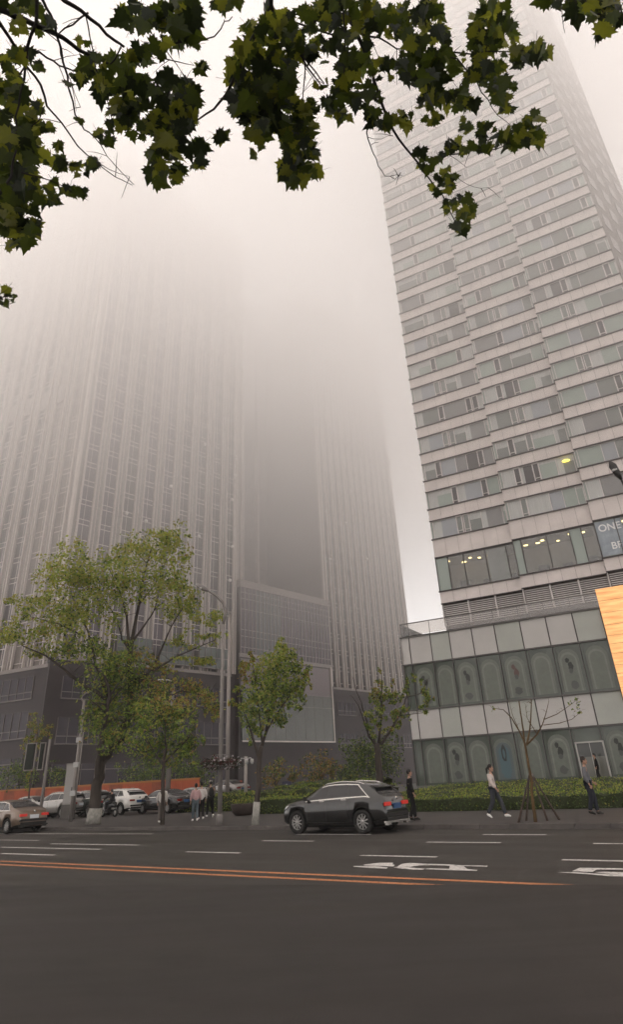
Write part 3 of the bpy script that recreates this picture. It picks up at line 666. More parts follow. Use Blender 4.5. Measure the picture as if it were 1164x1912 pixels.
px_tree('street_tree', 'young tree with dense bright green crown and white painted trunk', 'tree', G(478,1540,.13), 32.4,
  [([(478,1541),(480,1500),(483,1450),(485,1415),(488,1393)], 0.13, 0.09), ([(484,1418),(475,1388),(466,1355),(452,1320),(447,1280)], 0.07, 0.012), ([(488,1395),(497,1368),(503,1335),(510,1290),(522,1240),(531,1205)], 0.07, 0.012), ([(495,1372),(512,1340),(540,1300),(568,1262)], 0.055, 0.012), ([(490,1390),(485,1340),(480,1290),(472,1240)], 0.05, 0.01)],
  [(530,1211,13,13,lit),(515,1226,20,17,lit),(500,1246,24,19,lit),(531,1246,27,21),(551,1241,11,19),(556,1266,22,17),(575,1266,7,15,rusty),(521,1276,34,21),(486,1276,24,19),(456,1261,13,16,rusty),(470,1236,8,13,rusty),(447,1246,8,9,rusty),(445,1286,11,9),(440,1318,10,9,rusty),(461,1320,15,14),(490,1306,29,19),(530,1306,34,21),(560,1296,13,9),(561,1321,8,6),(481,1331,24,17),(516,1336,26,13),(470,1350,14,12),(531,1346,11,8),(472,1370,10,14),(488,1362,6,10)],
  0.135, [6,3,3,2.5,0.2], rn, 0.8, dens=1.5, wash=((477,1541),(480,1497),0.145))
px_tree('street_tree', 'sparse young tree forking low with one bare left branch, behind the dark estate car', 'tree', (lambda q: (q.x, q.y, 0.13))(at(709,1478,35.0)), 35.0,
  [([(709,1498),(709,1470),(708,1435),(706,1405),(705,1388)], 0.19, 0.15), ([(704,1392),(690,1375),(680,1345),(671,1318),(656,1297)], 0.07, 0.012), ([(700,1385),(684,1342),(675,1310),(666,1290),(660,1265)], 0.05, 0.01), ([(708,1388),(713,1340),(713,1300),(714,1256)], 0.075, 0.01), ([(712,1390),(735,1356),(750,1330),(760,1300),(768,1265)], 0.075, 0.01), ([(745,1336),(772,1333),(802,1330)], 0.03, 0.008), ([(760,1302),(785,1295),(800,1270)], 0.03, 0.008)],
  [(713,1260,5,9,rusty),(710,1276,9,7,rusty),(700,1292,15,7,rusty),(716,1296,16,11),(708,1311,14,11),(735,1281,4,12,rusty),(731,1301,14,9),(746,1306,9,9),(757,1291,7,9),(765,1276,7,9),(771,1266,7,6),(788,1274,6,5),(795,1291,10,10),(798,1306,10,9),(790,1318,9,5),(750,1326,11,9),(740,1336,13,9),(760,1339,7,4),(796,1330,9,3),(705,1331,13,11),(691,1339,9,9),(690,1356,9,9),(703,1351,9,11),(738,1351,9,9),(728,1368,9,7),(695,1371,7,7)],
  0.135, [5,3,4,1,0.6], rn, 0.7, dens=1.5)
t4 = px_tree('staked_sapling', 'almost bare sapling with ochre trunk propped by four dark poles on the pavement', 'tree', G(1001,1535,.13), 25.4,
  [([(1001,1535),(996,1495),(991,1444),(984,1406),(980,1386),(978,1363),(973,1330),(970,1309)], 0.058, 0.018), ([(984,1392),(990,1363),(993,1330),(993,1306)], 0.035, 0.012), ([(981,1388),(971,1366),(956,1340),(941,1325),(920,1322)], 0.03, 0.006), ([(985,1390),(1004,1371),(1014,1353),(1021,1330),(1026,1308)], 0.03, 0.006), ([(1018,1343),(1042,1333),(1057,1323),(1082,1304)], 0.014, 0.004), ([(1016,1354),(1047,1350),(1069,1343),(1085,1330)], 0.013, 0.004), ([(971,1366),(958,1335),(951,1308)], 0.014, 0.004), ([(1004,1371),(985,1340),(982,1315)], 0.014, 0.004)],
  [(1072,1311,13,8,low),(1082,1331,8,4,low),(921,1325,4,4,low),(1076,1320,8,8,low)], 0.09, low, rn, 0.35, dens=0.20, bark=mat('ochre_bark', (0.085,0.052,0.022), 0.9, noise=0.3, nscale=5), sprays=True)
for k_, (xa,ya,xb,yb) in enumerate(((990,1445,968,1536),(989,1450,983,1533),(994,1447,1024,1533),(994,1445,1047,1531))):
    gb_ = G(xb, yb, .13); bs = gb_ + Vector((0,0,0.0)); tp = at(xa, ya, 25.4 + (0.1 if k_ % 2 else -0.1))
    st = thing('support_pole', ['dark support pole leaning from the left against the sapling', 'dark support pole close behind the sapling trunk', 'short dark support pole right of the sapling trunk', 'dark support pole leaning farthest right against the sapling'][k_], 'pole', bs, 0, 'poles propping the sapling')
    MB().tube([(0,0,-0.05), tuple(tp-bs)], [0.036, 0.03], 7).build('pole_shaft', mat('pole_wood', (0.04,0.027,0.021), 0.9, noise=0.3), st)
    dd = (tp-bs); MB().tube([tuple(dd*0.95), tuple(dd*0.99)], [0.042,0.042], 7).build('wire_tie', M_rail, st)
px_tree('street_tree', 'thin brownish sapling beside the traffic signal at the left edge', 'tree', G(50,1528,.13), 52.0,
  [([(50,1525),(55,1470),(60,1430),(66,1390),(74,1345)], 0.08, 0.02), ([(60,1430),(80,1395),(92,1365)], 0.03, 0.01)],
  [(65,1355,11,15,rusty),(76,1371,13,9,rusty),(55,1386,11,11,rusty),(62,1401,10,13,rusty),(91,1366,7,9,rusty),(58,1422,6,20,rusty),(52,1450,5,16,low)], 0.17, rusty, rn, 0.5, dens=1.2)
# background shrubs
for (lab, x, y, Y, cl, mx_) in (
  ('tall dark evergreen shrub behind the estate car roof', 690, 1450, 66, [(690,1395,45,20),(665,1420,30,25),(715,1420,32,28),(690,1440,55,22),(655,1445,18,18)], [2,0.6,7,0,0]),
  ('reddish brown shrub behind the low bushes, beside the blue notice', 595, 1465, 64, [(595,1425,28,16),(580,1445,26,14),(612,1448,22,14)], [0,1,4,0,5]),
  ('small reddish brown shrub behind the camera post', 515, 1468, 63, [(520,1435,24,14),(505,1452,26,12),(545,1450,18,12)], [0.5,1,4,0,4]),
  ('dark evergreen tree far behind the pedestrians', 345, 1470, 72, [(345,1425,30,18),(320,1445,36,18),(370,1450,32,20),(260,1440,36,18),(285,1455,30,14)], [3,0.5,7,0,0]),
  ('dark shrub behind the orange hoarding at the far left', 35, 1470, 78, [(20,1445,26,22),(50,1455,20,16),(105,1450,22,18)], [3,0.5,7,0,0])):
    Y2 = Y; g0 = at(x, y, Y2); g0.z = 0.1
    px_tree('shrub', lab, 'shrub', g0, Y2, [([(x,y+20),(x,y),(x-3,y-20),(x,y-40)], 0.08, 0.02), ([(x,y),(x+10,y-20)], 0.04, 0.015)], cl, 0.24, mx_, rn, 0.8, dens=0.9)

# ------------------------------------------------------------------ hedges
def hedge(name, label, u0, u1, v0, v1, zf, zb, wts, seed, leaf=0.085, dens=1.0, wavy=0.05, z0=0.13, topw=None):
    rg = random.Random(seed); o = W(u0, v0, 0); rt = thing(name, label, 'hedge', (o.x, o.y, z0), RZR)
    Lh, D = u1-u0, v1-v0; nx, ny = max(4, int(Lh/0.35)), max(4, int(D/0.4))
    hb = MB(); P = {}
    def top(i, j):
        z = zf+(zb-zf)*j/ny - z0; return z + rg.gauss(0, wavy)
    vs = []; fs = []
    T = [[(Lh*i/nx+rg.gauss(0,.03), D*j/ny+rg.gauss(0,.03), top(i,j)) for i in range(nx+1)] for j in range(ny+1)]
    for row in T: vs += row
    for j in range(ny):
        for i in range(nx): a = j*(nx+1)+i; fs.append((a, a+1, a+nx+2, a+nx+1))
    k = len(vs); vs += [(Lh*i/nx, 0.05, 0) for i in range(nx+1)]; fs += [(k+i, k+i+1, i+1, i) for i in range(nx)]
    k2 = len(vs); vs += [(Lh*i/nx, D, 0) for i in range(nx+1)]; fs += [(k2+i+1, k2+i, ny*(nx+1)+i, ny*(nx+1)+i+1) for i in range(nx)]
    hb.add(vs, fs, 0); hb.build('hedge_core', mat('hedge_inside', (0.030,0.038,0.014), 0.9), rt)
    lb = MB(); tw = topw or wts
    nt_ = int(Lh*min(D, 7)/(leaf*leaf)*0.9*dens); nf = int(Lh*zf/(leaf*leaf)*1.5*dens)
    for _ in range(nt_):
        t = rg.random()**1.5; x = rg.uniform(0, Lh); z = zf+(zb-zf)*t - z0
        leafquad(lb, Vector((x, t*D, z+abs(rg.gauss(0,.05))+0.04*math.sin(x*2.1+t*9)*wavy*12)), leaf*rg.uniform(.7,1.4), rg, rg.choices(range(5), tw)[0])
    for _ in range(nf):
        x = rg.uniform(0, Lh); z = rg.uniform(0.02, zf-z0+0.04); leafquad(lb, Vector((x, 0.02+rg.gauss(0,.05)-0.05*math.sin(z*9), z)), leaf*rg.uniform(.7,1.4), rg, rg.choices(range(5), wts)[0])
    for _ in range(nf//10+40):
        z = rg.random(); leafquad(lb, Vector((rg.gauss(0,.05), rg.uniform(0,D), z*(zf-z0))), leaf*rg.uniform(.7,1.4), rg, rg.choices(range(5), wts)[0])
    lb.build('leaves', LG, rt); return rt
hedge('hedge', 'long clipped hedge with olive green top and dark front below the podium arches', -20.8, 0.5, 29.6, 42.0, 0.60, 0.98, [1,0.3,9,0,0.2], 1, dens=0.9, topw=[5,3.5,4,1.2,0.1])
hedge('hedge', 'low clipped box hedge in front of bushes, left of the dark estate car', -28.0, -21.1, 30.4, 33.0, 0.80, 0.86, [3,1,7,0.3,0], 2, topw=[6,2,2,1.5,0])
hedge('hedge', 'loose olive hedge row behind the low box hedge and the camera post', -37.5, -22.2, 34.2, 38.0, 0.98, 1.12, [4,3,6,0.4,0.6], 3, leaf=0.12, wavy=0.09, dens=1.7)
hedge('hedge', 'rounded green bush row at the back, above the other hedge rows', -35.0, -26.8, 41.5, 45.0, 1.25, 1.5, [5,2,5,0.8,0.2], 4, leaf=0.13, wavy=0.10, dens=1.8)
# ------------------------------------------------------------------ vehicles
def paint(name, col, metal=0.3, rough=0.3): return mat(name, col, rough, 0.5, metal=metal, coat=0.6)
M_tyre = mat('tyre_rubber', (0.016,0.015,0.014), 0.85); M_rim = mat('rim_alloy', (0.30,0.29,0.28), 0.35, 0.5, metal=0.7); M_well = mat('wheel_well', (0.008,0.008,0.008), 0.95)
M_cglass = mat('car_glass', (0.014,0.014,0.015), 0.06, 0.6); M_chrome = mat('chrome', (0.62,0.60,0.57), 0.18, 0.5, metal=0.9); M_plas = mat('black_plastic', (0.018,0.017,0.016), 0.7)
M_tail = mat('tail_light_lit', (0.60,0.03,0.02), 0.3, emit=0.02); M_tailo = mat('tail_light', (0.20,0.012,0.01), 0.25, 0.5); M_head = mat('head_light', (0.45,0.45,0.45), 0.1, 0.6); M_plate = mat('blue_plate', (0.022,0.065,0.16), 0.5); M_plw = mat('plate_mark', (0.55,0.57,0.6), 0.5); M_int = mat('cabin_dark', (0.02,0.018,0.017), 0.9)
SUV = dict(L=4.66, wf=1.44, wr=-1.43, R=0.37, zb=0.26, W=0.945,
  top=[(-2.33,.60),(-2.31,.84),(-2.26,1.00),(-2.20,1.10),(-2.08,1.20),(-1.92,1.32),(-1.74,1.44),(-1.52,1.52),(-1.2,1.57),(-0.7,1.605),(-0.15,1.61),(0.2,1.575),(0.5,1.49),(0.8,1.35),(1.08,1.18),(1.28,1.085),(1.6,1.04),(2.0,.95),(2.2,.85),(2.29,.70),(2.33,.55)],
  belt=[(-2.33,.58),(-2.2,1.0),(-1.6,1.115),(0.9,1.02),(1.3,.99),(2.0,.90),(2.33,.5)],
  plan=[(-2.33,.70),(-2.27,.82),(-2.1,.90),(-1.5,.945),(0,.95),(1.3,.945),(1.9,.89),(2.15,.80),(2.28,.64),(2.33,.45)],
  win=[(0.96,0.10,0.34,0.05),(0.06,-0.86,0.01,-0.82),(-0.90,-1.72,-0.86,-1.22)], ws=(0.44,1.10), rg=(-2.10,-1.66))
SED = dict(L=4.65, wf=1.40, wr=-1.38, R=0.33, zb=0.20, W=0.90,
  top=[(-2.32,.55),(-2.30,.80),(-2.22,.96),(-1.9,1.05),(-1.65,1.09),(-1.35,1.22),(-1.0,1.36),(-0.6,1.44),(0,1.46),(0.4,1.41),(0.75,1.28),(1.1,1.08),(1.25,1.02),(1.6,.97),(2.0,.87),(2.2,.76),(2.29,.62),(2.32,.5)],
  belt=[(-2.32,.52),(-2.2,.90),(-1.6,1.0),(0.9,.95),(1.3,.92),(2.0,.82),(2.32,.46)],
  plan=[(-2.32,.66),(-2.25,.78),(-2.0,.87),(-1.4,.90),(0,.905),(1.3,.90),(1.9,.84),(2.15,.74),(2.28,.58),(2.32,.42)],
  win=[(0.92,0.08,0.42,0.04),(0.04,-0.80,0.0,-0.72),(-0.84,-1.45,-0.76,-1.05)], ws=(0.42,1.08), rg=(-1.62,-0.92))
def lerp(t, x):
    if x <= t[0][0]: return t[0][1]
    for (a, b), (c, d) in zip(t, t[1:]):
        if x <= c: return b+(d-b)*(x-a)/(c-a)
    return t[-1][1]
def car(name, label, cat, S, loc, rz, pm, group=None, lit=False, detail=True, roofm=None, rails=True, platem=M_plate):
    rt = thing(name, label, cat, loc, rz, group)
    h = S['L']/2; NS = 64; xs = []
    for i in range(NS+1):
        t = i/NS; xs.append(-h + S['L']*(t + 0.0) if False else -h*math.cos(math.pi*t)*0.35 + (-h+S['L']*t)*0.65)
    def sm(tb, x):  # smoothed lookup
        d = 0.07; return (lerp(tb, x-d)+2*lerp(tb, x)+lerp(tb, x+d))/4
    def ring_(x):
        tp = sm(S['top'], x); w_ = sm(S['plan'], x); bl = min(sm(S['belt'], x), tp-0.02); zb = S['zb'] + 0.10*max(0, (abs(x)-h+0.5)/0.5)
        zb = min(zb, bl-0.12)
        cab = max(0.0, tp-bl); wr = w_*0.93-cab*0.44 if cab > 0.15 else w_*(0.93-0.06*cab/0.15)
        wr = min(wr, w_*0.93)
        zm = zb+(bl-zb)*0.5
        return [(0,zb),(w_*.8,zb),(w_*.965,zb+min(.1,(bl-zb)*.2)),(w_,zm),(w_*.985,bl-(bl-zb)*.10),(w_*.945,bl),(wr,bl+cab*0.84),(wr*.80,bl+cab*0.965),(wr*.42,tp),(0,tp+0.005)]
    K = 9
    def surf(x, k):
        r = ring_(x); i = max(0, min(K-1, int(k))); f = k-i
        return Vector((x, r[i][0]+(r[i+1][0]-r[i][0])*f, r[i][1]+(r[i+1][1]-r[i][1])*f))
    b = MB(); rings = []
    for x in xs:
        r = ring_(x); rings.append([(x, y, z) for y, z in r]+[(x, -y, z) for y, z in r[-2:0:-1]])
    n = len(rings[0]); vs = [p for r in rings for p in r]; fs = []; mi = []
    for i in range(NS):
        for k in range(n):
            k2 = (k+1) % n; b_ = k if k < K else n-1-k
            fs.append((i*n+k, i*n+k2, (i+1)*n+k2, (i+1)*n+k)); mi.append(1 if b_ <= 1 else 0)
    b.add(vs, fs, 0, smooth=True); b.m = mi
    b.f.append(tuple(range(n-1,-1,-1))); b.f.append(tuple(NS*n+k for k in range(n))); b.m += [0,0]; b.sm += [False,False]
    body = b.build('body', [pm, M_plas, M_well])
    if detail:
        cb = MB()
        for x in (S['wf'], S['wr']):
            for s in (-1, 1):
                cb.ring([(0.001, s*0.62),(S['R']+0.065, s*0.62),(S['R']+0.065, s*1.2),(0.001, s*1.2)], 28, 2, Matrix.Translation((x, 0, S['R'])))
        co = cb.build('cutter', [pm, M_plas, M_well]); md = body.modifiers.new('b', 'BOOLEAN'); md.operation = 'DIFFERENCE'; md.object = co; md.solver = 'EXACT'
        bmx = bmesh.new(); bmx.from_mesh(co.data); bmesh.ops.remove_doubles(bmx, verts=bmx.verts, dist=1e-3); bmesh.ops.recalc_face_normals(bmx, faces=bmx.faces); bmx.to_mesh(co.data); bmx.free()
        bmx = bmesh.new(); bmx.from_mesh(body.data); bmesh.ops.remove_doubles(bmx, verts=bmx.verts, dist=1e-4); bmesh.ops.recalc_face_normals(bmx, faces=bmx.faces); bmx.to_mesh(body.data); bmx.free()
        dg = bpy.context.evaluated_depsgraph_get(); me = bpy.data.meshes.new_from_object(body.evaluated_get(dg)); body.modifiers.clear(); old = body.data
        if len(me.polygons) > 500: body.data = me
        bpy.data.objects.remove(co)
    body.parent = rt
    def patch(xa, xb, xc, xd, k0, k1, mi_, nm, off=0.006, nx=10, nk=4, side=(1,-1), curve=0.0, par=rt, m2=None):
        for s in side:      # (xa..xb) along the bottom edge, (xc..xd) along the top edge
            q = MB(); vs = []
            for j in range(nk+1):
                for i in range(nx+1):
                    f, g = i/nx, j/nk; k = k0+(k1-k0)*g
                    x = (xa+(xb-xa)*f)*(1-g)+(xc+(xd-xc)*f)*g
                    p = surf(x, k); d1 = surf(x+.01, k)-surf(x-.01, k); d2 = surf(x, min(K, k+.05))-surf(x, k-.05); nn = d2.cross(d1); nn.normalize()
                    if nn.y < 0 or (abs(nn.y) < 0.05 and nn.z < 0): nn = -nn
                    p = p+nn*off; vs.append((p.x, s*p.y, p.z))
            fs = [(j*(nx+1)+i, j*(nx+1)+i+1, (j+1)*(nx+1)+i+1, (j+1)*(nx+1)+i) for j in range(nk) for i in range(nx)]
            q.add(vs, fs, 0, smooth=True); q.build(nm, mi_, par)
    for (a, c, d, e) in S['win']: patch(a, c, d, e, 5.12, 5.93, M_cglass, 'side_window')
    if detail:
        a0, a1 = S['win'][0][0]+0.05, S['win'][-1][1]-0.06; t0, t1 = S['win'][0][2]+0.03, S['win'][-1][3]-0.03
        patch(a0, a1, a0, a1, 4.92, 5.07, M_chrome, 'window_trim', 0.009, 24, 1); patch(t0, t1, t0, t1, 5.95, 6.06, M_chrome, 'window_trim', 0.009, 24, 1)
        patch(a1, a1+0.04, t1, t1+0.05, 5.0, 6.0, M_chrome, 'window_trim', 0.010, 1, 6)
    q = MB()
    for (nm, (xa, xb), kk) in (('windscreen', S['ws'], 6.35), ('rear_window', S['rg'], 6.35)):
        q = MB(); vs = []; nx = 8; ks = [6.3+(K-6.3)*i/6 for i in range(7)]
        cols = [(k, 1) for k in ks]+[(k, -1) for k in ks[-2::-1]]
        for i in range(nx+1):
            x = xa+(xb-xa)*i/nx
            for k, s in cols:
                p = surf(x, k); d1 = surf(x+.02, K-.01)-surf(x-.02, K-.01); nn = Vector((-d1.z, 0, d1.x)).normalized(); nn = nn if nn.z > 0 else -nn
                p = p+nn*0.008; vs.append((p.x, s*p.y, p.z))
        m_ = len(cols); q.add(vs, [(i*m_+j, i*m_+j+1, (i+1)*m_+j+1, (i+1)*m_+j) for i in range(nx) for j in range(m_-1)], 0, smooth=True); q.build(nm, M_cglass, rt)
    # lamps
    bz = lerp(S['belt'], -2.1)
    if not detail: patch(-h+0.03, -h+0.20, -h+0.035, -h+0.24, 4.05, 4.45, M_tail if lit else M_tailo, 'tail_light', 0.012, 6, 3)
    q = MB()
    for s in (1, -1): pass
    if detail:
        for s in (1, -1):
            MB().box(-h-0.012, -h+0.05, min(s*.40, s*.78), max(s*.40, s*.78), bz-0.20, bz-0.09).build('tail_light', M_tail if lit else M_tailo, rt)
        pl = MB().box(-h-0.03, -h+0.04, -0.23, 0.23, bz-0.30, bz-0.14).build('number_plate', platem, rt)
        MB().box(-h-0.006, -h+0.06, -0.74, 0.74, 0.50, 0.60).build('bumper_strip', M_plas, rt)
        q = MB(); q.box(-h-0.025, -h+0.1, -0.78, 0.78, 0.31, 0.37); q.box(-h-0.02, -h+0.1, -0.72, -0.5, 0.25, 0.31); q.box(-h-0.02, -h+0.1, 0.5, 0.72, 0.25, 0.31); q.build('bumper_trim', M_chrome if S is SUV else M_plas, rt)
        MB().box(-h-0.008, -h+0.06, -0.70, 0.70, 0.37, 0.47).build('bumper_grille', M_plas, rt)
        q = MB(); q.ring([(0.0,-0.01),(0.055,-0.01),(0.055,0.01),(0.0,0.01)], 16, 0, Matrix.Translation((-h-0.0, 0, bz+0.01)) @ Matrix.Rotation(R(90), 4, 'Z')); q.build('badge', M_chrome, rt)
    patch(h-0.42, h-0.10, h-0.50, h-0.16, 3.9, 4.7, M_head, 'head_light', 0.012, 6, 3)
    if detail:
        MB().box(h-0.06, h+0.012, -0.42, 0.42, 0.50, 0.72).build('grille', M_plas, rt)
        for s in (1, -1):
            p = surf(S['win'][0][0]-0.03, 5.15); q = MB(); q.ball((p.x+.02, s*(p.y+0.13), p.z+0.06), (.07,.10,.075), 10, 7); q.tube([(p.x, s*(p.y-.02), p.z), (p.x+.02, s*(p.y+.08), p.z+.03)], .025, 6); q.build('wing_mirror', M_plas if S is SUV else pm, rt)
            for (a, c, d, e) in S['win'][:2]:
                p = surf(c+0.14, 4.55); MB().box(c+0.04, c+0.26, min(s*p.y, s*(p.y+.03)), max(s*p.y, s*(p.y+.03)), p.z-.012, p.z+.02).build('door_handle', M_chrome if S is SUV else pm, rt)
            for x in ([S['win'][0][0]-0.02, S['win'][0][1]-0.02, S['win'][1][1]-0.02]):     # door shut lines
                q = MB(); vs = []
                for j in range(9):
                    k = 2.1+2.8*j/8; p = surf(x, k); vs += [(x-.007, s*(p.y+.004), p.z), (x+.007, s*(p.y+.004), p.z)]
                q.add(vs, [(2*j, 2*j+1, 2*j+3, 2*j+2) for j in range(8)]); q.build('door_seam', M_plas, rt)
            if S is SUV and rails:
                q = MB(); q.tube([tuple(Vector((x, s*surf(x, 6.6).y, surf(x, 6.6).z+z))) for x, z in ((0.35,.0),(0.2,.035),(-0.5,.05),(-1.2,.035),(-1.45,.0))], 0.018, 6); q.build('roof_rail', M_chrome, rt)
        if S is SUV:
            q = MB(); vs = []
            p = surf(-1.78, K); q.box(-1.98, -1.62, -0.56, 0.56, p.z-0.035, p.z+0.0); q.build('spoiler', pm, rt)
    # wheels: one, then copies
    tw = MB(); r = S['R']; tw.ring([(r*.66,-.11),(r*.93,-.115),(r,-.08),(r,.08),(r*.93,.115),(r*.66,.11),(r*.62,0)], 28, 0)
    rw = MB(); rw.ring([(r*.69,.105),(r*.69,.085),(r*.60,.07),(r*.58,-.08)], 28, 0); rw.ring([(0.001,.095),(r*.16,.095),(r*.18,.06),(0.001,.06)], 14, 0)
    for i in range(10):
        a = 2*math.pi*i/10; Ms = Matrix.Rotation(a, 4, 'Y'); rw.box(-0.014, 0.022, 0.06, 0.092, r*.13, r*.64, 0, Ms)
    rw.ring([(0.001,.02),(r*.6,.02)], 20, 1)
    tm = tw.mesh('tyre', M_tyre); rm = rw.mesh('rim', [M_rim, M_well])
    for x in (S['wf'], S['wr']):
        for s in (1, -1):
            wo = link('wheel', tm, rt, (x, s*(S['W']-0.135), r)); wo.rotation_euler = (0, 0, 0 if s > 0 else math.pi); link('rim', rm, wo)
    MB().box(-1.9, 1.9, -S['W']*.72, S['W']*.72, 0.20, 0.36).build('underbody', M_well, rt)
    return rt
HEAD = RZR + math.pi                    # travelling to the left along the road
def roadpos(x, y, z=0.0): return G(x, y, z)
u_r, _q = uv(G(677, 1556)); u_f, _q = uv(G(558, 1556))
cw = (u_r+u_f)/2+0.25
car('estate_car', 'dark grey estate car with lit red tail light driving along the kerb', 'car', SUV, W(cw+0.0, 21.0-0.0, 0.0), HEAD, paint('graphite_paint', (0.030,0.0295,0.029), 0.5, 0.18), lit=True).scale = (0.95,)*3
pt = uv(G(38, 1554)); 
car('saloon_car', 'tan saloon car cut off by the left edge of the view, seen from behind', 'car', SED, W(pt[0]-1.1, 20.9, 0.0), HEAD, paint('tan_paint', (0.15,0.105,0.075), 0.4, 0.32), lit=True, platem=M_plw)
Z1 = 0.136
def parked(x, y): u, v = uv(G(x, y, Z1)); return W(u, v, Z1)
car('hatchback_car', 'silver grey car parked before the orange hoarding, left of the utility cabinet', 'car', SUV, parked(107,1527), HEAD+R(6), paint('silver_paint', (0.27,0.255,0.24), 0.5, 0.3), 'parked cars', platem=M_plw)
car('saloon_car', 'pale silver saloon car parked furthest left, half behind the tan saloon', 'car', SED, parked(52,1527), HEAD+R(4), paint('pale_silver_paint', (0.36,0.34,0.32), 0.4, 0.3), 'parked cars')
car('estate_car', 'dark green car parked behind the trunk of the big street tree', 'car', SUV, parked(160,1524), HEAD, paint('dark_green_paint', (0.022,0.028,0.024), 0.3, 0.3), 'parked cars')
car('estate_car', 'white high bodied car parked in front of the orange hoarding', 'car', SUV, parked(222,1521), HEAD-R(4), paint('white_paint_car', (0.58,0.56,0.53), 0.0, 0.3), 'parked cars')
car('saloon_car', 'black saloon car parked between the grey post and the walking group', 'car', SED, parked(307,1518), HEAD-R(4), paint('black_paint', (0.022,0.021,0.021), 0.3, 0.25), 'parked cars')
car('saloon_car', 'pale blue grey saloon car partly hidden behind the pedestrians in pink and white', 'car', SED, parked(362,1513.5), HEAD-R(4), paint('bluegrey_paint', (0.28,0.29,0.30), 0.3, 0.3), 'parked cars')
car('saloon_car', 'grey saloon car behind the flower basket lamp post, beneath the small orange board', 'car', SED, (lambda q: Vector((q.x, q.y, 0.6)))(at(425,1489,66)), HEAD-R(8), paint('grey_paint', (0.20,0.185,0.175), 0.4, 0.3), 'parked cars')
MB_ = MB().box(-4,4,-3,3,-0.6,-0.0).build('parking_ramp', M_asph3, loc=(lambda q: Vector((q.x, q.y, 0.6)))(at(425,1489,66))); tag(MB_, kind='structure'); MB_.rotation_euler = (0,0,RZR)

# ------------------------------------------------------------------ people
M_skin = mat('skin', (0.36,0.21,0.145), 0.6, 0.3); M_hair = mat('hair_black', (0.012,0.010,0.009), 0.6, 0.35); M_eye = mat('eye_dark', (0.01,0.01,0.01), 0.3); M_lip = mat('lip', (0.25,0.09,0.075), 0.5)
def cloth(name, c): return mat(name, c, 0.9, 0.15, noise=0.18, nscale=9, bump=0.3, bscale=30)
def skinmesh(verts, edges, radii, m_, name, parent, sub=2):
    me = bpy.data.meshes.new(name); me.from_pydata(verts, edges, []); o = bpy.data.objects.new(name, me); COL.objects.link(o)
    md = o.modifiers.new('s', 'SKIN'); md.use_smooth_shade = True; md.branch_smoothing = 0.4
    for i, r in enumerate(radii):
        sv = me.skin_vertices[0].data[i]; sv.radius = r if hasattr(r, '__len__') else (r, r); sv.use_root = (i == 0)
    s2 = o.modifiers.new('u', 'SUBSURF'); s2.levels = sub; s2.render_levels = sub
    dg = bpy.context.evaluated_depsgraph_get(); nm = bpy.data.meshes.new_from_object(o.evaluated_get(dg))
    bpy.data.objects.remove(o); nm.materials.clear()
    for q in (m_ if isinstance(m_, list) else [m_]): nm.materials.append(q)
    for p in nm.polygons: p.use_smooth = True; p.material_index = 0
    return nm
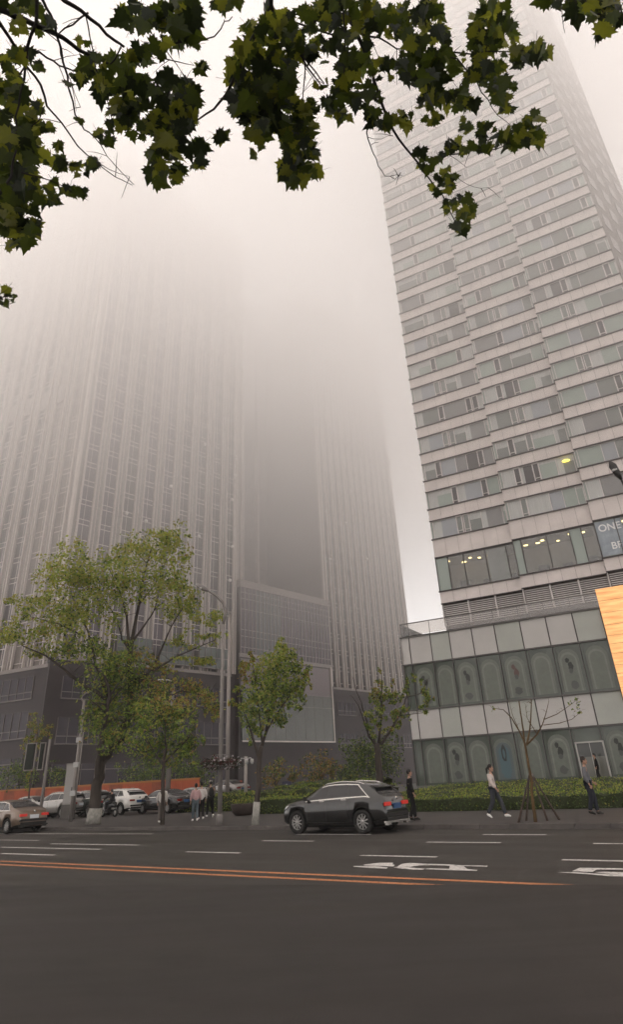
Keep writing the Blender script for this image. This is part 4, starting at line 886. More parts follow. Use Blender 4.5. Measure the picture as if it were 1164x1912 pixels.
def person(label, loc, rz, pose, shirt, legs, shoe, hair='short', H=1.70, group=None, hairm=M_hair, long_top=False, sleeves=True, seat=False):
    """pose: dict of joint positions (x forward, y left, z up) for a 1.70 m figure"""
    k = H/1.70; rt = thing('person', label, 'person', loc, rz, group)
    P = dict(pel=(0,0,.95), spi=(0.0,0,1.10), che=(0.0,0,1.28), nk=(-.01,0,1.43), hb=(0.01,0,1.52),
             lsh=(0,.17,1.38), rsh=(0,-.17,1.38), lel=(-.03,.24,1.12), rel=(-.03,-.24,1.12), lwr=(.06,.25,.90), rwr=(.06,-.25,.90), lhd=(.09,.25,.82), rhd=(.09,-.25,.82),
             lhp=(0,.09,.90), rhp=(0,-.09,.90), lkn=(.03,.10,.50), rkn=(.03,-.10,.50), lan=(0,.10,.09), ran=(0,-.10,.09), lto=(.14,.11,.035), rto=(.14,-.11,.035))
    P.update(pose); V_ = {a: Vector(b)*k for a, b in P.items()}
    names = ['pel','spi','che','nk','hb','lsh','lel','lwr','lhd','rsh','rel','rwr','rhd','lhp','lkn','lan','lto','rhp','rkn','ran','rto']
    rad = dict(pel=(.10,.13), spi=(.095,.125), che=(.10,.14), nk=.05, hb=.055, lsh=.058, rsh=.058, lel=.041, rel=.041, lwr=.028, rwr=.028, lhd=(.018,.036), rhd=(.018,.036), lhp=.082, rhp=.082, lkn=.056, rkn=.056, lan=.038, ran=.038, lto=.03, rto=.03)
    ix = {a: i for i, a in enumerate(names)}
    E_ = [('pel','spi'),('spi','che'),('che','nk'),('nk','hb'),('che','lsh'),('lsh','lel'),('lel','lwr'),('lwr','lhd'),('che','rsh'),('rsh','rel'),('rel','rwr'),('rwr','rhd'),('pel','lhp'),('lhp','lkn'),('lkn','lan'),('lan','lto'),('pel','rhp'),('rhp','rkn'),('rkn','ran'),('ran','rto')]
    sc_ = lambda r: tuple(q*k for q in r) if hasattr(r, '__len__') else r*k
    bm_ = skinmesh([V_[a] for a in names], [(ix[a], ix[b]) for a, b in E_], [sc_(rad[a]) for a in names], [M_skin, M_eye, M_lip], 'body', rt, 1)
    # head with a face, and fingers, joined into the same mesh
    hc = V_['hb'] + Vector((0.015, 0, .095))*k; fx = MB()
    fx.ball(hc, (.092*k,.075*k,.118*k), 14, 10, 0); fx.ball(hc+Vector((.088,0,-.015))*k, (.022*k,.016*k,.026*k), 6, 5, 0); fx.ball(hc+Vector((.045,0,-.085))*k, (.045*k,.045*k,.035*k), 8, 6, 0)
    for s in (1,-1):
        fx.ball(hc+Vector((.078,s*.031,.012))*k, (.012*k,.014*k,.009*k), 6, 5, 1); fx.ball(hc+Vector((-.005,s*.077,-.005))*k, (.02*k,.012*k,.032*k), 6, 5, 0)
    fx.ball(hc+Vector((.084,0,-.058))*k, (.01*k,.024*k,.008*k), 6, 5, 2)
    for s, hd, wr in ((1,'lhd','lwr'),(-1,'rhd','rwr')):
        d = (V_[hd]-V_[wr]).normalized(); sd_ = Vector((1,0,0)); sd_ = (sd_-sd_.dot(d)*d).normalized(); nn = d.cross(sd_)
        for f in range(4):
            ln = (.065,.078,.072,.055)[f]*k; st = V_[hd]+sd_*(.027-.018*f)*k; fx.tube([st-d*.01*k, st+d*ln*.55, st+d*ln*.85-nn*s*.022*k], [.010*k,.009*k,.006*k], 5)
        st = V_[wr].lerp(V_[hd], .55)+sd_*.03*k; fx.tube([st-sd_*.015*k, st+sd_*.02*k+d*.03*k, st+sd_*.028*k+d*.058*k], [.012*k,.011*k,.008*k], 5)
    vs = [tuple(v.co) for v in bm_.vertices]; fs = [tuple(p.vertices) for p in bm_.polygons]
    jb = MB(); jb.add(vs, fs, 0, smooth=True); o_ = len(jb.v); jb.v += fx.v; jb.f += [tuple(i+o_ for i in f) for f in fx.f]; jb.m += fx.m; jb.sm += [True]*len(fx.f)
    jb.build('body', [M_skin, M_eye, M_lip], rt)
    # trousers
    nm = ['pel','lhp','lkn','lan','rhp','rkn','ran']; r2 = dict(pel=(.125,.16), lhp=.112, rhp=.112, lkn=.086, rkn=.086, lan=.07, ran=.07); i2 = {a: i for i, a in enumerate(nm)}
    tr = skinmesh([V_[a] for a in nm], [(i2[a], i2[b]) for a, b in (('pel','lhp'),('lhp','lkn'),('lkn','lan'),('pel','rhp'),('rhp','rkn'),('rkn','ran'))], [sc_(r2[a]) for a in nm], legs, 'trousers', rt, 2)
    link('trousers', tr, rt)
    nm = ['che','spi','pel','nb','lsh','lel','lwr','rsh','rel','rwr']; low_ = V_['pel']+Vector((0,0,-.20 if long_top else -.08))*k
    co = [V_['che'], V_['spi'], low_, V_['che'].lerp(V_['nk'], .75), V_['lsh'], V_['lel'], V_['lel'].lerp(V_['lwr'], .9 if sleeves else .15), V_['rsh'], V_['rel'], V_['rel'].lerp(V_['rwr'], .9 if sleeves else .15)]
    r3 = [(.145,.19),(.145,.185),(.165,.212),.07,.09,.075,.058,.09,.075,.058]
    sh = skinmesh(co, [(0,1),(1,2),(0,3),(0,4),(4,5),(5,6),(0,7),(7,8),(8,9)], [sc_(q) for q in r3], shirt, 'top', rt, 2); link('top', sh, rt)
    for a, t in (('lan','lto'),('ran','rto')):
        q = MB(); A, T = V_[a], V_[t]; d = T-A; q.tube([A-d*.35+Vector((0,0,-.045))*k, A+Vector((0,0,-.03))*k, A+d*.55+Vector((0,0,-.005))*k, T+d*.25], [.03*k,.05*k,.043*k,.022*k], 8); q.build('shoe', shoe, rt)
    hb_ = MB(); hb_.ball(hc+Vector((-.018,0,.028))*k, (.098*k,.086*k,.112*k), 14, 9)
    if hair == 'long': hb_.tube([hc+Vector((-.03,0,.06))*k, hc+Vector((-.085,0,-.05))*k, hc+Vector((-.10,0,-.22))*k, hc+Vector((-.10,0,-.34))*k], [.085*k,.085*k,.075*k,.03*k], 8)
    if hair == 'tail': hb_.tube([hc+Vector((-.08,0,.03))*k, hc+Vector((-.16,0,-.02))*k, hc+Vector((-.17,0,-.18))*k], [.04*k,.042*k,.015*k], 7)
    hb_.build('hair', hairm, rt)
    if hair == 'cap':
        q = MB(); q.ball(hc+Vector((-.005,0,.055))*k, (.105*k,.09*k,.085*k), 12, 8); q.box(.06*k, .19*k, -.07*k, .07*k, .035*k, .05*k, 0, Matrix.Translation(hc)); q.build('cap', mat('cap_pale', (0.40,0.37,0.33), 0.9), rt)
    return rt
WALK = dict(lkn=(.20,.09,.52), lan=(.30,.09,.10), lto=(.44,.10,.055), rkn=(-.06,-.09,.49), ran=(-.30,-.09,.14), rto=(-.19,-.10,.035), lel=(-.10,.23,1.14), lwr=(-.06,.25,.91), lhd=(-.04,.25,.83), rel=(.02,-.23,1.13), rwr=(.18,-.22,.95), rhd=(.23,-.21,.88))
STEP = dict(lkn=(.09,.09,.50), lan=(.10,.09,.09), lto=(.24,.10,.035), rkn=(.02,-.09,.50), ran=(-.12,-.09,.11), rto=(.01,-.10,.035))
STAND = {}
Zp = 0.13
person('woman in a pale loose shirt and dark jeans striding near the sapling', G(930,1527,Zp), RZR+R(6), WALK, cloth('cream_shirt', (0.42,0.36,0.33)), cloth('dark_denim', (0.045,0.047,0.055)), M_white, 'tail', 1.66, long_top=True)
person('man in a grey suit jacket and navy trousers walking right of the staked sapling', G(1112,1521,Zp), RZR+R(10), dict(STEP, lel=(-.02,.26,1.12), lwr=(.14,.24,.95), lhd=(.20,.22,.90)), cloth('grey_jacket', (0.115,0.115,0.125)), cloth('navy_trousers', (0.022,0.024,0.032)), M_plas, 'short', 1.74, long_top=True, hairm=mat('hair_brown', (0.03,0.022,0.018), .6))
person('person all in black standing just behind the dark estate car', G(773,1532,Zp), RZR+R(40), dict(STEP), cloth('black_top', (0.014,0.013,0.013)), cloth('black_trousers', (0.012,0.012,0.013)), M_plas, 'short', 1.66, long_top=True)
person('girl with long black hair in a white jacket and grey trousers beside the dark tree', G(300,1536,Zp), RZR+R(120), dict(STAND), cloth('white_jacket', (0.42,0.40,0.37)), cloth('grey_trousers', (0.11,0.095,0.085)), M_white, 'long', 1.60, long_top=True)
person('pedestrian in a pink top and light blue jeans, leftmost of the group of three', G(364,1533,Zp), RZR+R(150), STEP, cloth('pink_top', (0.42,0.27,0.27)), cloth('blue_jeans', (0.085,0.105,0.115)), M_white, 'short', 1.60)
person('pedestrian in a loose white top and black leggings, middle of the group of three', G(375,1530,Zp), RZR+R(150), STEP, cloth('white_top', (0.50,0.46,0.44)), cloth('black_leggings', (0.014,0.012,0.013)), M_white, 'short', 1.66, long_top=True)
pk = person('walker in a pale cap with a black backpack, rightmost of the group of three', G(392,1526,Zp), RZR+R(150), WALK, cloth('grey_tee', (0.20,0.18,0.165)), cloth('black_joggers', (0.013,0.012,0.012)), M_white, 'cap', 1.72)
bp_ = thing('backpack', 'black backpack worn by the walker in the pale cap', 'backpack', pk.location + Matrix.Rotation(RZR+R(150), 3, 'Z') @ Vector((-.17, 0, 1.0)), RZR+R(150))
q = MB(); q.ball((0,0,.2), (.10,.15,.24), 10, 8); q.build('bag', M_plas, bp_)
q = MB()
for s in (1,-1): q.tube([(0.02,s*.1,.4),(0.17,s*.11,.43),(.31,s*.12,.30),(.30,s*.13,.12),(.1,s*.14,.02)], .016, 5)
q.build('straps', M_plas, bp_)
person('distant person in black standing by the podium door', Mp @ Vector((14.05, -1.3, 0.62)), RZR+R(200), dict(STEP), cloth('black_uniform', (0.014,0.014,0.014)), cloth('black_slacks', (0.012,0.012,0.012)), M_plas, 'short', 1.72)
# motor scooter and its rider, behind the big trunk
sg = G(203,1526,Zp); sc_r = thing('motor_scooter', 'dark motor scooter just right of the whitewashed trunk', 'scooter', sg, HEAD)
q = MB(); q.tube([(-.62,0,.62),(-.3,0,.70),(.0,0,.62),(.12,0,.36),(.38,0,.32),(.52,0,.62),(.48,0,.98)], [.10,.16,.15,.12,.11,.10,.06], 10); q.build('body', paint('scooter_black', (0.02,0.02,0.021), .2, .3), sc_r)
q = MB(); q.tube([(-.60,0,.76),(-.3,0,.80),(.02,0,.76)], [.10,.13,.08], 8); q.build('seat', M_plas, sc_r)
q = MB(); q.tube([(.46,-.34,1.03),(.50,0,1.0),(.46,.34,1.03)], .018, 6); q.build('handlebar', M_chrome, sc_r)
q = MB(); q.ball((.60,0,.80), (.05,.08,.07), 8, 6); q.build('headlight', M_head, sc_r)
for x in (-.62, .66):
    q = MB(); q.ring([(.14,-.05),(.23,-.05),(.25,0),(.23,.05),(.14,.05)], 20, 0, Matrix.Translation((x,0,.25))); q.ring([(.001,.03),(.15,.03),(.15,-.03),(.001,-.03)], 16, 1, Matrix.Translation((x,0,.25))); q.build('wheel', [M_tyre, M_rim], sc_r)
q = MB(); q.tube([(.50,.07,.6),(.66,.07,.25)], .025, 6); q.tube([(.50,-.07,.6),(.66,-.07,.25)], .025, 6); q.build('fork', M_chrome, sc_r)
person('scooter rider in dark clothes seated behind the big trunk', sg+Vector((0,0,0.0)), HEAD, dict(pel=(-.22,0,.90), spi=(-.20,0,1.03), che=(-.14,0,1.20), nk=(-.12,0,1.34), hb=(-.09,0,1.42), lsh=(-.13,.17,1.30), rsh=(-.13,-.17,1.30), lel=(.10,.26,1.12), rel=(.10,-.26,1.12), lwr=(.36,.28,1.04), rwr=(.36,-.28,1.04), lhd=(.43,.28,1.05), rhd=(.43,-.28,1.05),
  lhp=(-.20,.10,.88), rhp=(-.20,-.10,.88), lkn=(.22,.16,.80), rkn=(.22,-.16,.80), lan=(.16,.16,.44), ran=(.16,-.16,.44), lto=(.30,.16,.41), rto=(.30,-.16,.41)), cloth('dark_jacket', (0.02,0.019,0.02)), cloth('dark_trousers', (0.016,0.016,0.018)), M_plas, 'short', 1.68)

# ------------------------------------------------------------------ street furniture
M_galv = mat('galvanised_steel', (0.24,0.215,0.20), 0.5, 0.4, metal=0.2, noise=0.12, nscale=2); M_galvd = mat('grey_pole_paint', (0.16,0.145,0.135), 0.55, 0.4, noise=0.12, nscale=2)
M_lens = mat('lamp_lens', (0.42,0.41,0.40), 0.3)
def L_(o, p): return tuple(Vector(p)-Vector(o))
def street_lamp(label, base, top, arm, head_to, r0, r1, m_, group='street lamps', lit=False):
    rt = thing('street_lamp', label, 'street lamp', base, 0, group); b0 = Vector(base)
    MB().tube([(0,0,-.05), tuple((top-b0)*0.5), tuple(top-b0)], [r0, (r0+r1)/2, r1], 12).build('pole', m_, rt)
    q = MB(); q.tube([(0,0,-.02),(0,0,.35),(0,0,.42)], [r0*1.5, r0*1.5, r0], 12); q.build('pole_base', m_, rt)
    pts = [tuple(p-b0) for p in arm]; MB().tube(pts, [r1*.9]*(len(pts)-1)+[r1*.6], 8).build('arm', m_, rt)
    e = arm[-1]-b0; d = (head_to-arm[-1]).normalized(); ln = (head_to-arm[-1]).length
    q = MB(); q.tube([tuple(e-d*.05), tuple(e+d*ln*.25), tuple(e+d*ln*.75), tuple(e+d*ln)], [r1*.7, .11, .13, .05], 10); q.build('lamp_head', m_, rt)
    q = MB(); q.ball(e+d*ln*.55+Vector((0,0,-.05)), (.13,.13,.08), 8, 6); q.build('lamp_glass', M_lens, rt)
    return rt
b0 = G(410,1541,Zp); Yl = b0.y
def atl(x, y): return at(x, y, Yl)
top = atl(424,1165)
tl = street_lamp('tall grey street lamp with flower baskets, its arm curving left beside the glass block', b0, Vector((b0.x+.0, Yl, top.z)), [Vector((b0.x, Yl, top.z)), atl(422,1142), atl(416,1125), atl(404,1112), atl(388,1103)], atl(366,1091), 0.10, 0.075, M_galvd)
# flower baskets round the pole
fz = at(411,1425,Yl).z
fbk = thing('flower_basket', 'ring of dark red and white flowers hanging round the tall street lamp', 'flower basket', (b0.x, Yl, fz), 0)
q = MB(); 
for a in range(6): q.tube([(0,0,.35),(0.4*math.cos(a*1.047),0.4*math.sin(a*1.047),.32),(0.72*math.cos(a*1.047),0.5*math.sin(a*1.047),-.1)], .012, 5)
q.tube([(.72*math.cos(a*.2618),.5*math.sin(a*.2618),-.12) for a in range(25)], .03, 5); q.build('bracket', M_galvd, fbk)
q = MB(); rf = random.Random(9)
for _ in range(900):
    a = rf.uniform(0, 6.283); rr_ = rf.gauss(1,.18); leafquad(q, Vector((.68*rr_*math.cos(a), .5*rr_*math.sin(a), rf.gauss(-.02,.11))), .10, rf, rf.choices([0,1,2], [6,3,1.2])[0], .9)
q.build('flowers', [mat('flower_leaf', (0.03,0.032,0.018), .8), mat('flower_red', (0.085,0.022,0.025), .8), mat('flower_white', (0.42,0.38,0.38), .8)], fbk)
# thick conduit post next to it
p_ = G(424,1505,Zp)
ps = thing('steel_mast', 'plain thick steel mast behind the flower basket lamp', 'mast', p_, 0)
MB().tube([(0,0,-.1),(0,0,6),(0,0,at(428,1150,p_.y).z)], [.17,.16,.15], 12).build('shaft', M_galv, ps); MB().tube([(0,0,-.05),(0,0,.06)], [.3,.3], 12).build('base_plate', M_galv, ps)
MB().tube([(0,0,at(428,1150,p_.y).z),(0,0,at(428,1150,p_.y).z+.12)], [.17,.08], 12).build('top_cap', M_galvd, ps)
# lamp with white head in front of the dark tree
b1 = G(311,1514,Zp); Y1 = b1.y
pt_ = thing('street_lamp', 'grey lamp post behind the dark tree with a white lamp head reaching left', 'street lamp', b1, 0, 'street lamps')
z1 = at(327,1277,Y1).z
MB().tube([(0,0,-.05),(0,0,z1*.5),(0,0,z1)], [.21,.18,.09], 12).build('pole', M_galvd, pt_)
a0 = Vector((0,0,z1)); a1 = at(305,1270,Y1)-b1; MB().tube([tuple(a0), tuple(a0.lerp(a1,.5)+Vector((0,0,.1))), tuple(a1)], .05, 8).build('arm', M_lens, pt_)
q = MB(); q.ball(a1+Vector((-.2,0,0)), (.35,.16,.10), 10, 7); q.build('lamp_head', M_lens, pt_)
# camera pole left, with curved lamp top
b2 = G(131,1534,Zp); Y2 = b2.y; z2 = at(151,1312,Y2).z
cp_ = thing('street_lamp', 'slim grey post with hook shaped top and small equipment, beside the utility cabinet', 'street lamp', b2, 0, 'street lamps')
MB().tube([(0,0,-.05),(0,0,z2*.4),(0,0,z2)], [.13,.11,.075], 12).build('pole', M_galv, cp_)
q = MB(); q.tube([tuple(at(x,y,Y2)-b2 - Vector((at(151,1312,Y2).x-b2.x,0,0))) for x, y in ((151,1312),(146,1305),(148,1300),(155,1294),(163,1291),(172,1293))], [.06,.05,.045,.04,.035,.03], 7); q.build('arm', M_galv, cp_)
for z in (1.35, 2.9, 4.3): MB().box(-.16,.16,-.2,-.08,z,z+.28).build('junction_box', M_lens, cp_)
MB().tube([(.2,-.1,.6),(.22,-.1,5.0)], .04, 6).build('cable_duct', M_galv, cp_)
# utility cabinet
b3 = G(125,1530,Zp); zt = at(138,1427,b3.y).z-Zp
uc = thing('utility_cabinet', 'tall narrow grey utility cabinet on a darker base by the slim post', 'cabinet', b3, RZR+R(20))
MB().box(-.42,.42,-.22,.22,0,.85).build('base', mat('cabinet_base', (0.085,0.078,0.072), .8, noise=.2), uc)
MB().box(-.37,.37,-.19,.19,.85,zt).build('casing', mat('cabinet_grey', (0.26,0.245,0.235), .6, noise=.12, nscale=2), uc)
MB().box(-.40,.40,-.22,.22,zt,zt+.06).build('lid', M_galvd, uc); q = MB(); q.box(-.33,.33,-.205,-.19,.95,zt-.1); q.build('door', mat('cabinet_door', (0.29,0.275,0.262), .5), uc); MB().box(.2,.25,-.225,-.205,1.6,1.85).build('handle', M_plas, uc)
# traffic signal seen from behind
b4 = G(72,1538,Zp); Y4 = b4.y
ts = thing('traffic_signal', 'traffic signal with two dark heads in pale frames, seen from behind at the left', 'traffic signal', b4, 0)
zt4 = at(84,1385,Y4).z; MB().tube([(0,0,-.05),(0,0,zt4*.5),(0,0,zt4)], [.10,.09,.08], 10).build('pole', M_galvd, ts)
for (xa, xb, yy) in ((63,80,-.05),(88,97,.05)):
    xl, xr = at(xa,1400,Y4).x-b4.x-0.45, at(xb,1400,Y4).x-b4.x-0.45; za, zb_ = at(75,1437,Y4).z-Zp, at(80,1387,Y4).z-Zp
    q = MB(); q.box(xl+.05,xr-.05,-.12,.12,za+.05,zb_-.05,0); q.box(xl,xr,-.02,.02,za,zb_,0)
    for (c0,c1,c2,c3) in ((xl-.03,xl+.03,za,zb_),(xr-.03,xr+.03,za,zb_),(xl-.03,xr+.03,za-.03,za+.03),(xl-.03,xr+.03,zb_-.03,zb_+.03)): q.box(c0,c1,-.05,.03,c2,c3,1)
    q.build('signal_head', [mat('signal_black', (0.014,0.017,0.012), .7), M_galv], ts)
# camera post with white globes
b5 = (lambda u: Vector((u.x, u.y, Zp)))(G(459,1512,Zp)); Y5 = b5.y
cc = thing('camera_post', 'white post with dome cameras on top, standing in the hedge', 'camera post', b5, 0)
zc = at(459,1420,Y5).z-Zp; MB().tube([(0,0,-.05),(0,0,zc+.25)], [.12,.11], 12).build('pole', M_galv, cc)
for (dx, dy) in ((-.42,0),(.42,.0),(.1,-.42)):
    q = MB(); q.tube([(0,0,zc+.1),(dx*.8,dy*.8,zc+.15),(dx,dy,zc+.05)], .035, 6); q.tube([(dx,dy,zc+.08),(dx,dy,zc-.12)], [.11,.12], 10); q.ball((dx,dy,zc-.14), (.11,.11,.11), 10, 7, 1); q.build('dome_camera', [mat('camera_white', (.42,.41,.40), .5), mat('camera_dome', (0.35,0.35,0.35), .15, .6)], cc)
q = MB(); q.tube([(0,0,0),(0,0,.12)], [.3,.25], 12); q.build('pole_foot', M_galvd, cc)
# planter bowl at its foot
b6 = G(455,1522,Zp); pl = thing('planter', 'low dark round planter bowl at the end of the box hedge', 'planter', b6, 0)
q = MB(); q.tube([(0,0,0),(0,0,.15),(0,0,.5),(0,0,.55)], [.45,.62,.72,.70], 18); q.build('bowl', mat('planter_brown', (0.045,0.033,0.028), .7, noise=.2), pl)
q = MB()
for _ in range(350): leafquad(q, Vector((rf.gauss(0,.3), rf.gauss(0,.3), .58+abs(rf.gauss(0,.12)))), .13, rf, rf.choice([0,1,2]))
q.build('leaves', LG, pl)
# orange hoarding: separate boards
M_oh = mat('hoarding_orange', (0.30,0.068,0.028), .7, .3, noise=.22, nscale=.8); M_oh2 = mat('hoarding_rust', (0.22,0.058,0.028), .7, .3, noise=.25, nscale=1.2); M_ohy = mat('hoarding_top', (0.30,0.12,0.035), .7)
q = at(250,1500,72); uu, vv = uv(q); hs = thing('hoarding', 'orange construction hoarding behind the parked cars', 'hoarding', W(uu-70, 42.4, 0.1), RZR)
for i in range(42):
    q = MB(); 
    for j in range(8): q.box(i*2.0+.02+j*.245, i*2.0+.02+j*.245+.2, -.02, .0, 0, 2.05, 0)
    q.box(i*2.0+.01, i*2.0+1.99, 0, .04, 0, 2.05, 0); q.build('panel', M_oh if i % 3 else M_oh2, hs)
MB().box(0, 84, -.05, .08, 2.05, 2.2).build('top_rail', M_ohy, hs)
for i in range(21): MB().box(i*4.0-.04, i*4.0+.04, .08, .2, 0, 2.1).build('post', M_galvd, hs)
sgn = thing('notice_board', 'small orange board with yellow stripes beyond the camera post', 'sign', (lambda q: Vector((q.x,q.y,0.1)))(at(437,1476,66)), RZR)
zs = at(437,1458,66).z-.1
MB().box(-.95,.95,0,.06,zs-1.25,zs).build('board', M_oh, sgn); q = MB()
for j in range(4): q.box(-.8,.8,-.012,0,zs-.3-j*.27,zs-.18-j*.27)
q.build('stripe', mat('sign_stripe', (0.38,0.12,0.05), .7), sgn); q = MB(); q.box(-.8,-.72,.07,.14,0,zs); q.box(.72,.8,.07,.14,0,zs); q.build('post', M_galvd, sgn)
nb = thing('notice_board', 'small dark blue notice with a white figure mark above the bushes', 'sign', (lambda q: Vector((q.x,q.y,0.1)))(at(536,1476,58)), RZR+R(10))
zs = at(536,1459,58).z-.1
MB().box(-.42,.42,0,.05,zs-.85,zs).build('board', mat('notice_blue', (0.025,0.026,0.055), .5), nb); q = MB(); q.ball((0,-.02,zs-.25), (.08,.02,.08), 8, 6); q.tube([(0,-.02,zs-.33),(-.02,-.02,zs-.55),(-.12,-.02,zs-.75)], [.07,.06,.03], 6); q.tube([(0,-.02,zs-.5),(.1,-.02,zs-.75)], [.05,.03], 6); q.tube([(-.14,-.02,zs-.5),(0,-.02,zs-.37),(.15,-.02,zs-.45)], .03, 6); q.build('figure_mark', M_lens, nb); MB().box(-.03,.03,.05,.1,0,zs-.3).build('post', M_galvd, nb)
# lamp reaching in from the right, its post beyond the frame
h0 = at(1148,868,20); a_ = at(1190,955,20.3); bR = Vector((a_.x+1.4, a_.y+.6, .0))
street_lamp('dark street lamp head reaching in at the right edge high above the road', G(1290,1600,0.0) if False else Vector((bR.x, bR.y, 0.0)), Vector((bR.x, bR.y, a_.z-1.5)), [Vector((bR.x,bR.y,a_.z-1.5)), Vector((bR.x-.4,bR.y-.2,a_.z-.8)), a_, at(1160,893,20)], at(1140,862,20), .11, .06, mat('lamp_dark', (0.03,0.028,0.027), .5))
# ------------------------------------------------------------------ overhanging plane tree, trunk behind the viewer
M_leaf = [mat('plane_leaf_green', (0.028,0.037,0.007), .5, .3, noise=.35, nscale=14, trans=.55), mat('plane_leaf_backlit', (0.078,0.082,0.013), .5, .3, noise=.3, nscale=14, trans=.65), mat('plane_leaf_dark', (0.012,0.017,0.006), .5, .3, noise=.3, nscale=12, trans=.4)]  # second leaf is the backlit one, its glow put into a brighter colour
M_twig = mat('plane_twig', (0.020,0.016,0.014), .9)
pb = Vector((-1.8, -1.6, 0)); plt = thing('plane_tree', 'plane tree whose leafy boughs hang across the top of the view', 'tree', pb, 0)
ro = random.Random(77)
T_ = 4.3
def br(pts, r0, r1, t0=T_, t1=T_): 
    n = len(pts); return [far(x, y, t0+(t1-t0)*i/(n-1)) for i, (x, y) in enumerate(pts)], r0, r1
BR = [br([(-60,-10),(0,18),(25,32),(60,45),(100,62),(130,82),(165,103),(210,122),(250,140),(290,150)], .018,.006,4.2,4.5),
  br([(95,-25),(120,0),(150,22),(185,48),(215,75),(232,88)], .013,.007), br([(68,-20),(68,0),(63,45),(50,95),(48,125),(38,170),(30,220),(27,260)], .010,.004,4.0,4.1),
  br([(76,-20),(78,0),(95,30),(105,62),(118,115),(128,165),(140,215),(155,240),(175,255),(200,290),(250,345)], .009,.002), br([(-10,20),(5,55),(30,95),(50,125),(75,160),(88,198),(115,230),(145,272),(175,300),(215,330),(247,346)], .010,.002,4.0,4.3),
  br([(50,88),(75,100),(100,115),(125,128),(150,135)], .007,.004), br([(165,25),(135,45),(110,62)], .006,.004), br([(228,85),(215,110),(205,120)], .005,.003), br([(250,96),(290,90),(310,85),(355,75),(400,68),(420,42),(434,31)], .007,.003), br([(262,94),(300,105),(335,118),(362,122)], .006,.002),
  br([(505,-25),(506,12),(480,60),(460,95),(440,140),(420,180),(400,205),(370,222),(330,236)], .016,.003), br([(506,12),(525,40),(545,70),(565,110),(585,140),(602,162)], .010,.003), br([(305,88),(330,120),(347,150)], .003,.0015),
  br([(655,-30),(635,0),(600,30),(560,60),(530,85)], .014,.006), br([(650,0),(657,35),(670,70),(690,115),(700,150),(715,195),(725,225),(745,260),(770,290),(785,310),(800,330),(825,365),(850,412)], .013,.003,4.3,4.6), br([(672,65),(710,73),(740,90),(768,94)], .007,.003), br([(560,95),(590,135),(606,156)], .005,.003),
  br([(686,240),(688,258),(697,285),(708,310),(720,328),(738,334),(749,322)], .004,.0015), br([(688,257),(710,260),(735,254)], .002,.001), br([(795,312),(840,290),(880,282),(930,278),(995,252)], .006,.002,4.5,4.6), br([(820,96),(880,98),(940,96),(1000,95)], .006,.002), br([(830,105),(855,110),(890,150),(910,190),(930,215)], .006,.002), br([(1040,-25),(1075,2),(1100,18),(1150,35)], .008,.003,3.6,3.6), br([(960,-25),(945,0),(925,60),(905,100)], .008,.003), br([(840,325),(860,335),(885,350),(912,350)], .002,.001,4.6,4.6), br([(1052,12),(1051,45),(1056,62)], .002,.001,3.6,3.6),
  br([(40,90),(45,125),(30,160),(20,200)], .006,.003), br([(85,198),(70,225),(55,240)], .004,.002), br([(175,300),(205,318),(242,330)], .003,.001), br([(40,322),(75,332),(110,345),(165,375)], .005,.001,4.1,4.1), br([(-60,380),(0,360),(20,330),(30,280)], .012,.004,3.9,4.0), br([(-60,600),(-10,560),(20,552)], .006,.002,3.9,3.9), br([(160,30),(170,70),(180,130),(200,190),(215,240)], .004,.002), br([(106,62),(112,100),(130,150),(150,200)], .003,.0015),
  br([(1110,-40),(1120,0),(1130,30)], .006,.003,3.6,3.6), br([(560,60),(570,130),(565,210),(560,290)], .005,.002), br([(470,110),(480,180),(485,260)], .005,.002), br([(300,30),(330,60),(335,90)], .005,.003), br([(640,20),(645,120),(640,200)], .005,.002), br([(545,40),(640,70),(700,40),(780,30),(820,60)], .006,.003)]
tb = MB()
for P, r0, r1 in BR:
    Q = []
    for i in range(len(P)-1):
        for s in range(2):
            q = P[i].lerp(P[i+1], s/2) + Vector((ro.gauss(0,1), ro.gauss(0,1), ro.gauss(0,1)))*0.0035; Q.append(q)
    Q.append(P[-1]); n = len(Q); tb.tube([tuple(q-pb) for q in Q], [r0+(r1-r0)*i/(n-1) for i in range(n)], 6)
    for i in range(1, n):
        if r0 < .012 and ro.random() < .30:
            d = Vector((ro.gauss(0,1), ro.gauss(0,1), ro.gauss(-.5,.6))).normalized()*ro.uniform(.05,.18); tb.tube([tuple(Q[i]-pb), tuple(Q[i]+d*.5-pb), tuple(Q[i]+d-pb+Vector((0,0,-.02)))], [.0025,.002,.001], 4)
tb.build('twigs', M_twig, plt)
# boughs and trunk, overhead and behind
lb = MB(); tk = [(0,0,-.1),(0.05,0,1.5),(0.1,.05,3.0),(.25,.1,4.2)]
MB().tube(tk, [.30,.26,.24,.22], 14).build('trunk', mat('plane_bark', (0.16,0.15,0.12), .9, noise=.4, nscale=3, bump=.3, bscale=12), plt)
fork = Vector(tk[-1])
for tgt in ((-60,-10),(95,-25),(505,-25),(655,-30),(960,-25),(1040,-25),(-60,380),(-60,600)):
    e = far(tgt[0], tgt[1], 4.2 if tgt[1] < 100 else 3.9)-pb if tgt[0] != 1040 else far(1040,-25,3.6)-pb
    mid = fork.lerp(e, .5)+Vector((0,0,.75)); Q = []
    for i in range(9):
        t = i/8; Q.append(tuple(fork*(1-t)**2+mid*2*t*(1-t)+e*t*t))
    lb.tube(Q, [.10-.085*i/8 for i in range(9)], 8)
lb.build('boughs', M_twig, plt)
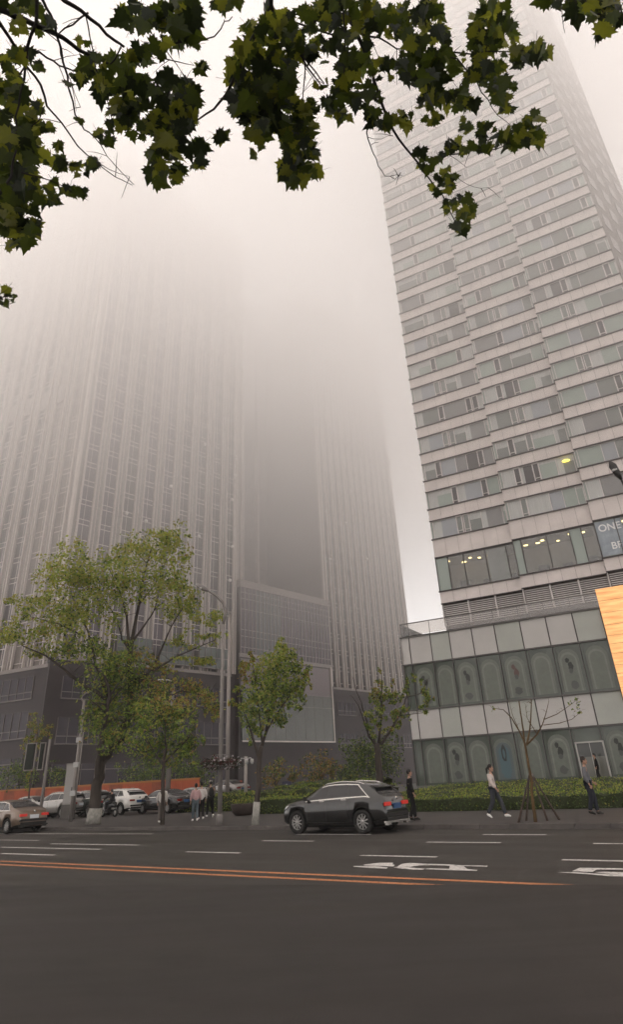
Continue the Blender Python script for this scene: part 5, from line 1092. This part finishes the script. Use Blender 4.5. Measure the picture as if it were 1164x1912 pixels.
# leaves
HALF = [(0.0,-.02),(.10,-.10),(.27,-.17),(.24,-.04),(.44,-.02),(.36,.08),(.52,.22),(.34,.24),(.36,.36),(.22,.36),(.23,.52),(.12,.56),(0.0,.86)]
OUT = HALF + [(-x, y) for x, y in HALF[-2:0:-1]]
def plane_leaf(b, c, size, nrm, tip, fold, mi, rg):
    nrm = nrm.normalized(); tip = (tip-tip.dot(nrm)*nrm); tip = tip.normalized() if tip.length > 1e-4 else nrm.orthogonal().normalized(); sd_ = tip.cross(nrm)
    sx, asy = rg.uniform(.85,1.1), rg.uniform(-.08,.08)
    vs = [c + nrm*0.02*size]
    for (x, y) in OUT:
        j = rg.uniform(-.025,.025); vs.append(c + size*((x*sx+asy*y+j)*sd_ + (y-.3+j)*tip + (fold*abs(x)*1.0 - .25*max(0,y-.2)**2*fold*2)*nrm))
    if rg.random() < .5:
        q0 = c - .3*size*tip; b.tube([tuple(q0), tuple(q0-tip*size*.25+nrm*.03*size), tuple(q0-tip*size*.5+Vector((0,0,.05*size)))], [.0013,.0012,.001], 3, 3)
    n = len(OUT); b.add(vs, [(0, 1+i, 1+(i+1) % n) for i in range(n)], mi)
CL = [(30,8,45,16,9,46),(75,35,38,28,7,45),(35,45,28,24,6,40),(15,150,22,48,14,52),(20,210,33,58,22,55),(60,205,16,16,3,40),(50,250,33,28,11,46),(25,280,38,33,15,52),(100,290,28,22,8,40),(160,315,28,18,9,36),(25,340,38,38,20,55),(30,400,42,48,30,58),(35,440,40,22,14,52),(110,350,24,11,6,32),(140,360,24,10,6,30),(90,375,22,16,6,38),(8,555,20,18,10,30),(70,345,20,14,5,30),(60,115,25,20,6,36),(25,115,20,20,6,40),(75,240,24,18,5,40),(110,305,20,14,4,32),
  (262,28,55,26,17,52),(340,30,42,42,22,58),(340,75,32,24,8,55),(290,80,24,18,6,40),(258,112,28,18,7,42),(190,120,40,18,8,42),(180,160,36,33,14,50),(140,150,18,16,3,34),(232,180,48,38,18,52),(300,160,48,22,13,44),(330,185,44,32,16,50),(262,222,55,36,22,50),(330,230,48,40,24,55),(300,282,33,26,13,50),(310,325,32,18,12,46),(358,290,36,26,9,52),(352,165,26,17,5,42),(378,132,16,12,3,34),(415,243,14,22,2,48),(145,225,7,4,2,20),(200,255,22,16,6,34),(225,240,25,18,6,36),(150,80,14,10,2,26),
  (432,8,28,9,6,40),(500,60,46,46,20,48),(470,130,42,46,26,56),(480,190,50,46,34,60),(490,230,42,32,22,54),(480,284,14,12,2,44),(530,90,38,42,18,48),(550,40,56,32,18,46),(530,180,28,26,10,46),(570,220,33,33,18,44),(560,280,34,36,26,52),(560,325,36,22,16,52),(600,160,16,13,3,28),(590,200,33,22,12,36),(520,140,36,36,16,50),(540,240,26,20,8,40),
  (620,50,48,42,18,46),(600,90,33,28,10,44),(650,20,48,22,12,48),(660,100,38,38,15,48),(640,150,28,28,10,42),(640,200,33,33,16,44),(680,180,38,22,11,40),(700,25,38,20,9,44),(720,130,28,22,8,40),(730,50,38,28,10,52),(740,120,28,22,7,40),(690,222,16,18,5,38),(720,225,17,16,4,36),(755,225,22,16,6,36),(770,35,38,28,12,46),(800,20,28,22,7,46),(805,75,46,32,13,52),(790,130,38,32,14,48),(820,130,38,28,12,48),(810,190,33,32,14,46),(810,226,28,10,5,30),(850,185,26,15,6,38),(865,162,10,16,3,30),(690,60,30,20,6,40),
  (905,20,26,20,7,46),(900,62,27,32,9,48),(940,50,27,22,7,44),(955,16,12,12,1,40),(930,80,38,26,11,42),(990,97,36,20,9,38),(1018,98,14,12,2,44),(960,112,26,12,6,36),(875,108,17,10,3,28),(890,130,28,22,9,36),(920,140,32,22,12,40),(940,170,22,22,9,40),(950,197,16,16,5,36),(870,190,27,17,6,40),(910,242,22,12,4,38),(870,232,27,12,5,32),(1000,228,18,18,4,52),(985,235,20,20,6,40),(970,257,27,17,8,38),(1003,265,16,16,4,40),(930,265,32,15,8,36),(890,280,27,12,7,34),(850,275,22,12,6,32),(828,290,12,10,3,28),(780,290,12,12,4,32),(800,310,22,15,8,30),(830,320,12,12,4,30),(815,345,15,17,6,32),(840,345,12,17,5,30),(855,375,26,17,8,36),(880,395,20,12,4,44),(865,402,22,14,5,36),(862,430,14,10,5,36),(838,392,9,17,3,28),(840,335,16,12,4,28),
  (1100,15,36,20,9,60),(1140,25,26,26,8,62),(1128,58,10,8,1,74),(1080,20,12,10,2,52),(1020,2,12,4,1,44),(1060,8,20,8,3,40)]
leafb = MB()
for (cx, cy, rx, ry, n, sz) in CL:
    dk = ro.random()
    for i in range(int(n*(1.0 if cx < 120 and cy < 330 else 1.35))+1):
        a, rr_ = ro.uniform(0, 6.283), math.sqrt(ro.random())*.97
        px_, py_ = cx+rx*rr_*math.cos(a), cy+ry*rr_*math.sin(a)
        t = T_ + ro.gauss(0, .22) + (-.7 if cx > 1035 else 0)
        c = far(px_, py_, t); size = sz*ro.uniform(.5,1.28)*t/F*0.63
        d = ray(px_, py_).normalized(); nrm = (-d + Vector((ro.gauss(0,.5), ro.gauss(0,.5), ro.gauss(.1,.5)))).normalized()
        tip = Vector((ro.gauss(0,.75), ro.gauss(0,.5), -1.0+ro.gauss(0,.5)))
        plane_leaf(leafb, c-pb, size, nrm, tip, ro.uniform(-.30,.35), ro.choices([0,1,2], [5,3,3])[0], ro)
leafb.build('leaves', M_leaf+[M_twig], plt)
